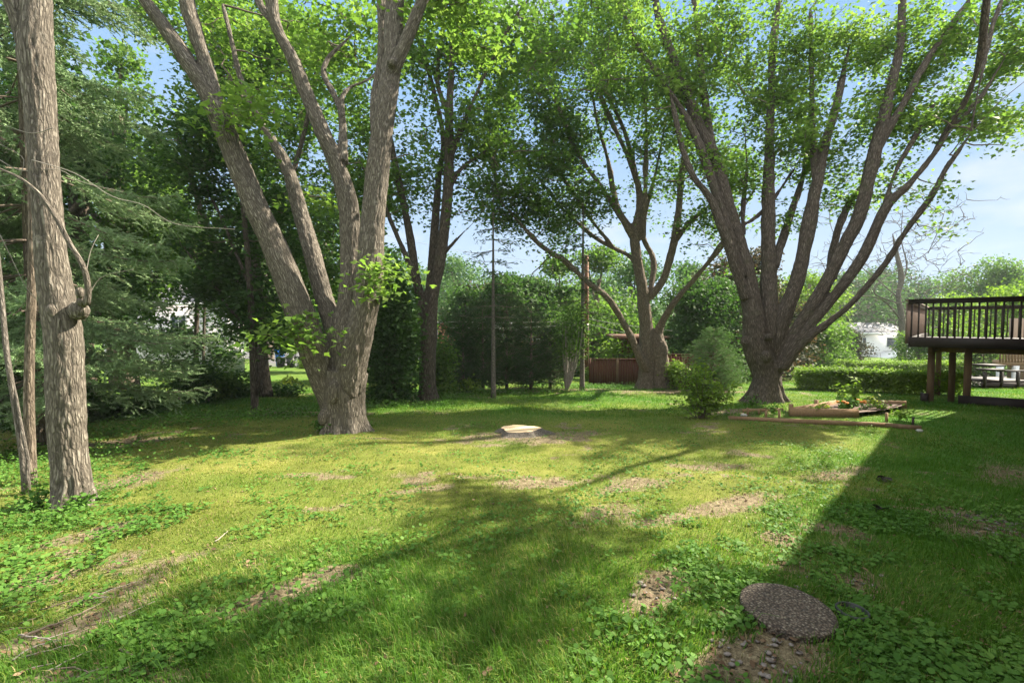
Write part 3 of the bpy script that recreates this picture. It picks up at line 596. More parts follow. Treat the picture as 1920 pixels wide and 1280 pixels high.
# -- right tree
D5 = 13.7
t5 = tree('maple_tree', 1437, D5, 'dark furrowed trunk fanning into many long stems over the garden bed on the right')
def line5(p, step=.12): return line([(a, b, d + .0036 * max(0, 600 - b), w) for a, b, d, w in p], step)
st5 = [line5([(1443, 795, D5, 50), (1441, 752, D5, 48), (1434, 700, D5, 50), (1418, 650, D5, 52), (1412, 590, D5, 40), (1402, 530, D5, 36), (1385, 460, D5, 33), (1360, 380, D5, 30), (1340, 300, D5, 27), (1310, 235, D5, 24), (1285, 170, D5, 21), (1262, 110, D5, 17), (1240, 50, D5, 14), (1225, -20, D5, 12)]),
       line5([(1398, 560, D5 - .1, 22), (1378, 500, D5 - .3, 20), (1355, 430, D5 - .5, 17), (1330, 370, D5 - .6, 14), (1300, 330, D5 - .7, 11), (1280, 280, D5 - .7, 8), (1262, 200, D5 - .7, 6)]),
       line5([(1390, 520, D5 - .2, 20), (1370, 450, D5 - .3, 20), (1345, 370, D5 - .3, 18), (1318, 290, D5 - .3, 16), (1286, 220, D5 - .4, 14), (1240, 150, D5 - .5, 11), (1195, 85, D5 - .6, 9), (1160, 0, D5 - .7, 7)]),
       line5([(1340, 340, D5, 18), (1330, 250, D5 + .2, 15), (1318, 160, D5 + .3, 13), (1310, 80, D5 + .4, 10), (1300, -10, D5 + .4, 8)]),
       line5([(1444, 700, D5 + .1, 46), (1442, 600, D5 + .1, 36), (1441, 500, D5 + .2, 30), (1440, 400, D5 + .2, 25), (1442, 300, D5 + .3, 20), (1445, 200, D5 + .3, 16), (1448, 100, D5 + .4, 14), (1458, 20, D5 + .4, 11), (1465, -60, D5 + .4, 9)]),
       line5([(1450, 660, D5, 36), (1470, 590, D5 - .1, 32), (1496, 520, D5 - .2, 30), (1515, 430, D5 - .3, 28), (1530, 350, D5 - .4, 22), (1548, 270, D5 - .4, 19), (1570, 190, D5 - .4, 14), (1585, 120, D5 - .4, 9)]),
       line5([(1530, 340, D5 - .4, 14), (1524, 250, D5 - .2, 13), (1522, 160, D5, 11), (1520, 60, D5, 8)]),
       line5([(1452, 500, D5 + .1, 16), (1470, 440, D5 + .5, 15), (1490, 380, D5 + .7, 14), (1508, 320, D5 + .8, 10), (1520, 230, D5 + 1, 7)]),
       line5([(1456, 690, D5 - .1, 38), (1474, 655, D5 - .15, 34), (1497, 615, D5 - .2, 32), (1532, 560, D5 - .4, 30), (1574, 480, D5 - .6, 30), (1612, 400, D5 - .8, 30), (1632, 320, D5 - .9, 28), (1650, 245, D5 - 1, 26), (1672, 160, D5 - 1.1, 22), (1688, 80, D5 - 1.2, 19), (1692, -10, D5 - 1.2, 17), (1695, -120, D5 - 1.2, 14)]),
       line5([(1640, 290, D5 - .9, 22), (1668, 240, D5 - 1.1, 18), (1702, 180, D5 - 1.3, 16), (1740, 110, D5 - 1.5, 14), (1790, 40, D5 - 1.7, 13), (1835, -20, D5 - 1.9, 12), (1900, -110, D5 - 2.1, 9)]),
       line5([(1462, 690, D5 - .2, 30), (1484, 652, D5 - .3, 26), (1515, 615, D5 - .4, 26), (1562, 558, D5 - .6, 25), (1618, 480, D5 - .9, 25), (1660, 390, D5 - 1.1, 27), (1705, 345, D5 - 1.3, 22), (1750, 290, D5 - 1.5, 17), (1782, 245, D5 - 1.7, 12), (1840, 180, D5 - 2, 9), (1900, 80, D5 - 2.4, 6)]),
       line5([(1560, 520, D5 - .4, 20), (1560, 480, D5 + .3, 17), (1575, 420, D5 + .6, 15), (1600, 370, D5 + .8, 12), (1640, 320, D5 + 1, 8)]),
       line5([(1468, 690, D5 - .3, 24), (1492, 655, D5 - .4, 22), (1530, 622, D5 - .6, 21), (1592, 572, D5 - 1, 20), (1655, 500, D5 - 1.3, 18), (1700, 430, D5 - 1.6, 18), (1745, 370, D5 - 1.9, 14), (1775, 315, D5 - 2.2, 11), (1825, 245, D5 - 2.6, 9), (1870, 195, D5 - 3, 8), (1925, 150, D5 - 3.4, 6)]),
       line5([(1660, 380, D5 - 1.1, 11), (1680, 320, D5 - 1, 10), (1705, 275, D5 - 1, 9), (1740, 215, D5 - 1, 7)]),
       line5([(1390, 425, D5 + .3, 8), (1420, 405, D5 + .4, 8), (1445, 380, D5 + .5, 7), (1480, 330, D5 + .6, 5)], .2),
       line5([(1395, 440, D5 + .3, 9), (1393, 390, D5 + .5, 7), (1400, 320, D5 + .6, 5), (1398, 260, D5 + .6, 4)], .2),
       line5([(1296, 170, D5 - .4, 7), (1250, 143, D5 - .4, 6), (1190, 146, D5 - .4, 5), (1140, 150, D5 - .4, 3.5)], .2),
       line5([(1820, 250, D5 - 2.6, 7), (1830, 190, D5 - 2.8, 6), (1858, 60, D5 - 3, 6), (1875, 10, D5 - 3, 6)], .2)]
st5 += [smooth_line([(*P(1750, 290, D5 + .2), .06), (12.4, 12.4, 8.2, .055), (10.8, 10.6, 9.4, .05), (8.8, 8.4, 9.6, .04), (7.2, 6.2, 9.2, .03)], .3)]
g = GX(1437, D5)
base = smooth_line([(g[0], g[1], g[2] - .15, .50), (g[0], g[1], g[2] + .2, .44), (g[0] + .03, g[1], g[2] + .7, .36), (g[0] + .05, g[1], g[2] + 1.1, .33)], .1)
fuse('trunk', st5 + [base], .032, M['bark_dark'], t5, .03, [(P(1443, 632, D5 - .42), (.12, .12, .11)), (P(1436, 668, D5 - .36), (.13, .13, .16)), (P(1400, 640, D5 - .1), (.15, .12, .15))], 13, (g[0], g[1], .33, .6, 9))
R5 = [blob(1290, 60, D5 + 2, 2.0, 1.5, 1.7, 46), blob(1170, 60, D5 + 1.8, 1.8, 1.5, 1.5, 36), blob(1420, 60, D5 + 2.4, 2.0, 1.5, 1.7, 46), blob(1390, 190, D5 + 2, 1.5, 1.1, 1.3, 26), blob(1540, 120, D5 + 2.2, 1.9, 1.4, 1.6, 46), blob(1680, 90, D5 + 1.6, 1.9, 1.5, 1.5, 46), blob(1640, 220, D5 + 1.6, 1.4, .8, 1.2, 26),
     blob(1800, 130, D5 + .8, 1.5, 1.3, 1.3, 38), blob(1880, 60, D5 + .2, 1.4, 1.3, 1.3, 36), blob(1730, 240, D5 + .8, 1.2, .75, 1.1, 22), blob(1840, 235, D5, 1.0, .5, .9, 15), blob(1490, 290, D5 + 1.4, 1.1, .9, .9, 16), blob(1560, 300, D5 + 1.6, 1.0, .8, .9, 12), blob(1450, 290, D5 + 1.3, .8, .8, .8, 10),
     blob(1580, 370, D5 + 1.4, .6, .6, .5, 6), blob(1280, 190, D5 + 1.6, 1.3, 1.0, 1.1, 18), blob(1630, 370, D5 + 1.4, .6, .6, .5, 5), blob(1400, 330, D5 + 1.2, .8, .6, .7, 9), blob(1480, 400, D5 + 1.2, .5, .4, .4, 4), blob(1450, -130, D5 + 3, 4.5, 1.6, 2.5, 12), blob(1900, -100, D5 + .5, 2.4, 1.5, 1.5, 9), blob(1340, 280, D5 + 1.2, .8, .6, .7, 8), blob(1500, 200, D5 + 2, 1.6, 1.0, 1.2, 24)]
R5 += [((9.2, 9.0, 9.0), (1.8, 1.1, .8), 7), ((8.2, 7.3, 8.9), (2.8, 2.1, 1.0), 9), ((10.6, 7.6, 9.0), (2.0, 2.0, 1.0), 10), ((7.2, 5.6, 9.0), (2.0, 1.7, .8), 7)]
crown(t5, st5, R5, M['leaf_bright'], 84, .42, .115, 2.6, along=150, dens=1.45)
# the same tree's lower boughs reach out over the lawn from beyond the right edge
# ================================================================== conifers
def conifer(root, x, y, h, r_low, z_low, levels, per, mat, shoot=.09, needles=16, droop=.35, skirt=1.0, seedr=1, trunk_r=.16, bark='bark_mid', az=None, nl=.02, nw=.003, prof=1.0, dens=1.0, twr=.45):
    g = np.random.default_rng(seedr); z0 = float(gz(x, y)); mb = MB()
    ln = smooth_line([(x, y, z0 - .1, trunk_r * 1.25), (x, y, z0 + .3, trunk_r), (x, y, z0 + h * .5, trunk_r * .6), (x, y, z0 + h, trunk_r * .1)], .25)
    mb.tube(ln[:, :3], ln[:, 3], 10); mb.build('trunk', M[bark], root, True)
    tw = MB(); C = []; Dr = []
    for k in range(levels):
        f = (k + .5) / levels; z = z0 + z_low + (h - z_low) * f; R_ = r_low * (1 - f) ** prof + .15
        for j in range(per):
            a = g.uniform(0, 2 * math.pi) if az is None else g.uniform(*az)
            Lb = R_ * g.uniform(.65, 1.12) ; t_ = np.linspace(0, 1, 9)[:, None]; d = np.array((math.cos(a), math.sin(a), 0))
            sag = -droop * Lb * g.uniform(.7, 1.3)
            q = np.array((x, y, z)) + d * Lb * t_ + np.array((0, 0, 1.0)) * (sag * t_ ** 1.3 + .18 * Lb * t_ ** 4)
            tw.tube(q, np.linspace((.012 + .012 * Lb) * twr, .003, 9), 5, cap=False)
            sd = np.array((-d[1], d[0], 0)); n = max(4, int(Lb * 11 * dens))
            for i in range(n):
                u = .22 + .78 * (i + g.random()) / n; p = np.array([np.interp(u, t_[:, 0], q[:, c]) for c in range(3)])
                sg = g.choice((-1, 1)); l2 = (.12 + .34 * Lb * (1 - u) * .9 + .10) * g.uniform(.7, 1.2); dd = d * .75 + sd * sg * g.uniform(.4, 1.0) + np.array((0, 0, g.uniform(-.55, .05) * skirt)); dd /= np.linalg.norm(dd)
                m_ = max(1, int(l2 / shoot * 1.5)); w = (np.arange(m_) + .5)[:, None] / m_
                pp = p + dd * l2 * w + np.array((0, 0, -.25 * l2)) * w ** 2; C.append(pp + g.normal(size=pp.shape) * shoot * .22)
                dr = dd + g.normal(size=(m_, 3)) * .38; Dr.append(dr / np.linalg.norm(dr, axis=1)[:, None])
                if Lb > .6 and i % 5 == 0: tw.tube(np.array([p, p + dd * l2 * .5, p + dd * l2 + np.array((0, 0, -.25 * l2))]), [.004, .003, .002], 3, cap=False)
    tw.build('branches', M['twig'], root, True)
    C = np.vstack(C); Dr = np.vstack(Dr); n = len(C)
    A = np.cross(Dr, g.normal(size=(n, 3))); A /= np.linalg.norm(A, axis=1)[:, None] + 1e-9; B_ = np.cross(Dr, A)
    u = (np.arange(needles) + .5) / needles; th = np.arange(needles) * 2.4
    bse = C[:, None] + Dr[:, None] * ((u - .5) * shoot)[None, :, None]
    out = A[:, None] * np.cos(th)[None, :, None] + B_[:, None] * np.sin(th)[None, :, None]; tipd = out * .75 + Dr[:, None] * .65
    wd = np.cross(tipd, Dr[:, None] + 0 * tipd); wd /= np.linalg.norm(wd, axis=2)[..., None] + 1e-9
    nl_ = nl * g.uniform(.8, 1.2, (n, needles, 1)); v0 = bse - wd * nw; v1 = bse + wd * nw; v2 = bse + tipd * nl_
    V = np.stack([v0, v1, v2], 2).reshape(-1, 3); F = np.arange(len(V)).reshape(-1, 3)
    # the shoot itself as a slim green blade so a tuft stays one island for its colour
    w2 = A * (nl * .35); S = np.stack([C - Dr * shoot * .5 - w2 * .3, C + w2, C + Dr * shoot * .55, C - w2], 1).reshape(-1, 3)
    F2 = np.arange(len(S)).reshape(-1, 4) + len(V)
    return mk('needles', np.vstack([V, S]), [F, F2], mat, root)
xs1, ys1, zs1 = GX(66, 7.6)
sp = thing('blue_spruce', (xs1, ys1, zs1), 'tall blue green spruce with drooping boughs just behind the leftmost trunk', 'spruce')
conifer(sp, xs1, ys1, 13.5, 2.3, .85, 22, 9, M['needle_blue'], .14, 15, .40, 1.2, 5, .12, 'bark_mid', None, .040, .0095, .33, 2.2, twr=.5)

# thin bare-stemmed conifer and its neighbour in the middle
x_, y_, z_ = GX(925, 15.4)
sc = thing('scraggly_conifer', (x_, y_, z_), 'thin straight conifer with a bare lower stem and ragged sparse top', 'conifer')
conifer(sc, x_, y_, 7.4, 1.25, 2.6, 13, 5, M['needle_green'], .14, 9, .15, 1.0, 9, .085, 'bark_grey', None, .05, .008, .6, .45)
x_, y_, z_ = GX(1092, 18.3)
sc2 = thing('scraggly_conifer', (x_, y_, z_), 'slim grey conifer trunk leaning against the line of the orange brown utility pole', 'conifer')
conifer(sc2, x_, y_, 8.6, 1.3, 3.0, 13, 5, M['needle_green'], .16, 9, .2, 1.0, 12, .10, 'bark_grey', None, .06, .009, .6, .4)

# ================================================================== slim trunks and mid-distance trees
def slim_tree(name, label, pts, blobs, leafm, bark, group=None, **kw):
    x, y, z = GX(pts[0][0][0], pts[0][0][2]); t = thing(name, (x, y, z), label, 'tree', group); ls = [line(p, .2) for p in pts]
    mb = MB(); [mb.tube(q[:, :3], q[:, 3], 9, i * 2.3) for i, q in enumerate(ls)]; mb.build('trunk', M[bark], t, True)
    if blobs: crown(t, ls, blobs, M[leafm], **kw)
    return t
slim_tree('slim_tree', 'thin knotty trunk leaning left beside the leftmost big trunk', [[(50, 935, 5.0, 20), (44, 860, 5.0, 18), (28, 760, 5.0, 15), (12, 660, 5.0, 13), (4, 570, 5.05, 12), (-10, 430, 5.1, 10)], [(50, 935, 4.98, 12), (52, 860, 4.97, 9), (40, 800, 4.98, 8), (30, 740, 5.0, 6)]], [], None, 'bark_grey')
slim_tree('slim_tree', 'straight spotted trunk between the thin leaning one and the leftmost big trunk', [[(60, 928, 5.4, 26), (56, 840, 5.4, 25), (54, 740, 5.4, 23), (56, 640, 5.4, 21), (60, 520, 5.4, 19), (60, 380, 5.4, 17), (50, 200, 5.5, 14)]], [], None, 'bark_mid')
slim_tree('slim_tree', 'reddish trunk curving up to the left at the very edge behind the leftmost trunk', [[(70, 800, 8.8, 30), (62, 560, 8.8, 24), (46, 400, 8.8, 24), (20, 290, 8.8, 26), (-20, 200, 8.8, 24), (-60, 60, 8.8, 20)]],
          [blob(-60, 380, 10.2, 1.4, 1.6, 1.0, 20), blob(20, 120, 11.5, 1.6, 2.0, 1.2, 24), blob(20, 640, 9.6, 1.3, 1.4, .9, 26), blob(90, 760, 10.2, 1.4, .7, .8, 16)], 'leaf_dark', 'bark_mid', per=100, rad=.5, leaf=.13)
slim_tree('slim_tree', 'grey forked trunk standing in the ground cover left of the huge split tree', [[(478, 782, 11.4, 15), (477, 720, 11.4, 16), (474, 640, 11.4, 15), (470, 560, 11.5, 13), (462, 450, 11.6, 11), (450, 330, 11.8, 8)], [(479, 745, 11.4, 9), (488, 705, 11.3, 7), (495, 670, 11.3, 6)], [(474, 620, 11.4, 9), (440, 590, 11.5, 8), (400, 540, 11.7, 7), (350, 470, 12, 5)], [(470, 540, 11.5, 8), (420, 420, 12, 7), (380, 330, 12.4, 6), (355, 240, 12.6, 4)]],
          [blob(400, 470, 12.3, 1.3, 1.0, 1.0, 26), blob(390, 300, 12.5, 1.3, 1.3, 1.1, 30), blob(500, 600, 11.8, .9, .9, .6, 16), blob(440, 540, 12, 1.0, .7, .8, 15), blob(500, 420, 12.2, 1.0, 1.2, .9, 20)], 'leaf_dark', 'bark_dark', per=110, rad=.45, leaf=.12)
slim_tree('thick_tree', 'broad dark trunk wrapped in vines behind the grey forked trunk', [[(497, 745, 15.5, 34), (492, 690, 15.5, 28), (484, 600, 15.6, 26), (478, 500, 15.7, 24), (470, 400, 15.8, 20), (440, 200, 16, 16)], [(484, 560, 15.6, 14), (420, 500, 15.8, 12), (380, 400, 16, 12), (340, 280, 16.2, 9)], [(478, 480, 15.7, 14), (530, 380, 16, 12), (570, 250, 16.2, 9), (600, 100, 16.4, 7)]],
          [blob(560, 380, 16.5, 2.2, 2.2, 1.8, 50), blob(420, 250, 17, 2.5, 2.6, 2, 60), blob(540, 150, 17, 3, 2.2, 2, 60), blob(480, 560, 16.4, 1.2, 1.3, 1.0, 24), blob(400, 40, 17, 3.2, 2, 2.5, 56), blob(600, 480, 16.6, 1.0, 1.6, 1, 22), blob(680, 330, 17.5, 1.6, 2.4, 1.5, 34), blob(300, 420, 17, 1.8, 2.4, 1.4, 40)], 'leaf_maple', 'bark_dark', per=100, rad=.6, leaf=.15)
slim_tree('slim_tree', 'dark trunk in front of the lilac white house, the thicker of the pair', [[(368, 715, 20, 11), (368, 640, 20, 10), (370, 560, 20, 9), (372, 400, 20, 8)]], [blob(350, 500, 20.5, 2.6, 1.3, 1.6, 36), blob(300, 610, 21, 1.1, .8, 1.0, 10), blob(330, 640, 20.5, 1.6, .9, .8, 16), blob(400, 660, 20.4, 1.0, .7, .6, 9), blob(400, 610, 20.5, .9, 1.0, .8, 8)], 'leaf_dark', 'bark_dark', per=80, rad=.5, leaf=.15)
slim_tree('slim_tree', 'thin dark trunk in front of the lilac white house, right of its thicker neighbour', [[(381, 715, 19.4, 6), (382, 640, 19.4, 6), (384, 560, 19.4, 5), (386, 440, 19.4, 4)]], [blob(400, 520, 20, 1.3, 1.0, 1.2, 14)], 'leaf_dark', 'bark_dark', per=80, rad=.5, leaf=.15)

def bush(name, label, x, y, rx, ry, h, n, mat, leaf, cat='bush', group=None, shape=LEAF, lumps=9, up=.5, stems=7, z=None, shell=.55, seedr=0):
    g = np.random.default_rng(seedr + int(abs(x * 31 + y * 17))); z0 = float(gz(x, y)) if z is None else z; t = thing(name, (x, y, z0), label, cat, group)
    C = []; mb = MB()
    for k in range(lumps):
        a = g.uniform(0, 6.283); rr = math.sqrt(g.random()) * .62; f = g.uniform(.25, 1.0) if k else .95; f = f * (1 - .25 * rr)
        c = np.array((x + math.cos(a) * rr * rx, y + math.sin(a) * rr * ry, z0 + h * (f - .22)))
        r = np.array((rx * .45, ry * .45, h * .27)) * g.uniform(.75, 1.2)
        q = in_ellipsoid(n // lumps, c, r, shell); C.append(q)
        if stems and k < stems: mb.tube(smooth_line([(x + g.normal() * .06, y + g.normal() * .06, z0 - .03, 0), (x + math.cos(a) * rr * rx * .35, y + math.sin(a) * rr * ry * .35, z0 + h * .3, 0), (*c, 0)], .1)[:, :3], .012 + .006 * h, 5, cap=False)
    C = np.vstack(C); C += g.normal(size=C.shape) * leaf * .9; C = C[C[:, 2] > z0 + .02]
    if stems: mb.build('stems', M['twig'], t, True)
    leaves_obj('foliage', C, leaf, mat, t, shape, up); return t

# -- dense leafy mass between the two trunks
x_, y_, _ = GX(738, 13.6)
bush('ivy_bush', 'tall dark leafy bush filling the gap between the huge split tree and the slender fork', x_, y_, .95, .9, 4.6, 15000, M['leaf_dark'], .12, lumps=24, stems=5)
x_, y_, _ = GX(822, 16.0)
bush('leafy_bush', 'loose green bush just right of the slender forked trunk', x_, y_, .8, .8, 2.1, 4200, M['leaf_maple'], .11, lumps=14)
# -- row of dark cedars
for i, (px, D, w, h) in enumerate([(868, 17.4, .95, 3.0), (905, 18.0, 1.0, 3.6), (950, 18.2, 1.1, 3.9), (996, 18.2, 1.0, 3.5), (1032, 19.0, .9, 2.8)]):
    x_, y_, z_ = GX(px, D); c = thing('cedar', (x_, y_, z_), ['leftmost dark cedar of the row along the back', 'second dark cedar from the left behind the thin bare stemmed conifer', 'tallest dark cedar in the middle of the back row', 'fourth dark cedar of the back row, left of the pink stemmed shrub', 'rightmost and lowest dark cedar of the back row'][i], 'cedar', 'dark cedars along the back of the lawn')
    conifer(c, x_, y_, h, w, .15, 13, 9, M['needle_green'], .12, 10, -.25, .5, 40 + i, .07, 'bark_mid', None, .05, .010, .45, .95)
#  -- pale stemmed shrub
x_, y_, z_ = GX(1062, 18.4)
ps = thing('pale_stemmed_shrub', (x_, y_, z_), 'shrub with a fan of pinkish bare stems right of the dark cedars', 'shrub')
mb = MB(); tips = []
for k in range(11):
    a = rng.uniform(0, 6.283); rr = rng.uniform(.2, .85); q = smooth_line([(x_, y_, z_ - .05, 0), (x_ + math.cos(a) * rr * .35, y_ + math.sin(a) * rr * .35, z_ + .5, 0), (x_ + math.cos(a) * rr * .8, y_ + math.sin(a) * rr, z_ + 1.7, 0), (x_ + math.cos(a) * rr, y_ + math.sin(a) * rr, z_ + 2.8, 0)], .15)[:, :3]
    mb.tube(q, np.linspace(.045, .015, len(q)), 6); tips.append(q[-1]); tips.append(q[len(q) * 2 // 3])
mb.build('stems', M['deadtwig'], ps, True); leaves_obj('foliage', spray(tips + [q + np.array((0, 0, .5)) for q in tips], 90, .6, .7), .10, M['leaf_maple'], ps)

# ================================================================== bushes nearer
x_, y_, z_ = GX(1315, 10.7)
def twiggy_bush():
    t = thing('shrub', (x_, y_, z_), 'open twiggy green shrub at the left end of the garden bed', 'shrub'); g = np.random.default_rng(3); mb = MB(); C = []
    for k in range(46):
        a = g.uniform(0, 6.283); rr = g.uniform(.15, 1.0); hh = g.uniform(.35, 1.35) * (1.1 - .35 * rr); ex, ey = math.cos(a) * rr * 1.02, math.sin(a) * rr * .6
        q = smooth_line([(x_ + ex * .12, y_ + ey * .12, z_ - .02, 0), (x_ + ex * .45, y_ + ey * .45, z_ + hh * .55, 0), (x_ + ex * .9, y_ + ey * .9, z_ + hh, 0)], .06)[:, :3]; q[1:] += g.normal(size=(len(q) - 1, 3)) * .008
        mb.tube(q, np.linspace(.009, .003, len(q)), 5, cap=False)
        for p in q[len(q) // 3:]: C.append(p + g.normal(size=(5, 3)) * .055)
    mb.build('stems', M['twig'], t, True); leaves_obj('foliage', np.vstack(C), .085, M['leaf_hedge'], t, OVAL, .5)
twiggy_bush()
x_, y_, z_ = GX(1338, 17.5)
ab = thing('arborvitae', (x_, y_, z_), 'pale green feathery cone shaped evergreen left of the dark fanned trunk', 'evergreen')
conifer(ab, x_, y_, 2.45, 1.15, .10, 15, 11, M['needle_pale'], .12, 10, -.45, .2, 77, .05, 'bark_mid', None, .04, .008, .8, 1.0)
x_, y_, _ = GX(1270, 18.6); bush('leafy_bush', 'light green bush at the foot of the knotted double trunk, in front of the fence', x_, y_, .6, .5, 1.3, 1500, M['leaf_hedge'], .10)
x_, y_, _ = GX(1158, 24.5); bush('leafy_bush', 'yellow green bush rising behind the brown fence', x_, y_, 1.4, 1.0, 2.5, 3400, M['leaf_hedge'], .14, lumps=14)
x_, y_, _ = GX(1105, 23.5); bush('leafy_bush', 'low bush at the left end of the brown fence', x_, y_, .6, .6, .8, 900, M['leaf_hedge'], .12)

# ================================================================== lower border planting on the left
k = 0
for (px, D, rx, h, mat, lab) in [(330, 13.2, 1.2, 1.35, 'leaf_dark', 'dark low shrub right of the spruce, in front of the lilac white house'), (385, 14.2, 1.3, 1.25, 'leaf_maple', 'wide low shrub under the thin trunk pair on the left'), (440, 15.2, .9, 1.0, 'leaf_dark', 'round dark shrub beside the grey forked trunk'),
         (535, 16.0, .8, .45, 'leaf_dark', 'hosta like clump on the small mulch bed left of the huge split tree'), (250, 11.0, .9, .8, 'leaf_dark', 'shadowed shrub under the spruce boughs'), (180, 10.6, 1.2, 1.4, 'leaf_dark', 'dark shrub behind the leftmost big trunk'), (20, 9.2, 1.4, 1.1, 'leaf_dark', 'dark shrub at the left edge behind the slim trunks'), (572, 40, 1.0, .9, 'leaf_hedge', 'rounded green bush on the far lawn near the dark bins'),
         (543, 21.0, .45, .3, 'leaf_yellow', 'yellow leaved clump on the far left lawn'), (710, 15.6, 1.0, .5, 'leaf_hedge', 'low light green growth at the foot of the tall leafy bush'), (865, 17.0, .8, .5, 'leaf_hedge', 'low green clump at the foot of the leftmost cedar'), (300, 12.0, .5, .5, 'leaf_maple', 'small shrub under the spruce, right side')]:
    x_, y_, _ = GX(px, D); bush('shrub', lab, x_, y_, rx, rx * .7, h, int(2600 * rx * max(.5, h)), M[mat], .10 if D < 18 else .14, 'shrub', lumps=8, stems=4)

# ================================================================== background trees
def bg_tree(label, px, D, wm, hm, n, mat, leaf=.3, bark='bark_mid', name='background_tree', base_f=.22, lumps=16, seedr=1, group='background trees', shell=.35):
    g = np.random.default_rng(seedr); x, y, z0 = GX(px, D); t = thing(name, (x, y, z0), label, 'tree', group); mb = MB(); C = []; nodes = []
    tr = smooth_line([(x, y, z0 - .2, .035 * hm), (x + g.normal() * .2, y, z0 + hm * .35, .026 * hm), (x + g.normal() * .4, y, z0 + hm * .75, .012 * hm)], .5); mb.tube(tr[:, :3], tr[:, 3], 8)
    for k in range(lumps):
        f = g.uniform(base_f, .98); w = wm * .5 * math.sin(math.pi * min(1, .18 + .80 * (f - base_f) / (1 - base_f))) ** .7; a = g.uniform(0, 6.283); rr = g.uniform(.35, .9) * w
        c = np.array((x + math.cos(a) * rr, y + math.sin(a) * rr, z0 + hm * f * .95)); r = np.array((1, 1, .72)) * g.uniform(.20, .34) * wm * (.62 if f > .85 else 1)
        C.append(in_ellipsoid(int(n / lumps), c, r, shell)); b = tr[min(len(tr) - 1, int(len(tr) * f * .8)), :3]
        q = np.array([b, (b + c) / 2 + np.array((0, 0, -.03 * hm)), c]); mb.tube(q, [.012 * hm, .007 * hm, .003 * hm], 5, cap=False)
    C = np.vstack(C); C += g.normal(size=C.shape) * leaf * .8
    mb.build('trunk', M[bark], t, True); leaves_obj('crown', C, leaf, mat if not isinstance(mat, str) else M[mat], t, LEAF, .35); return t
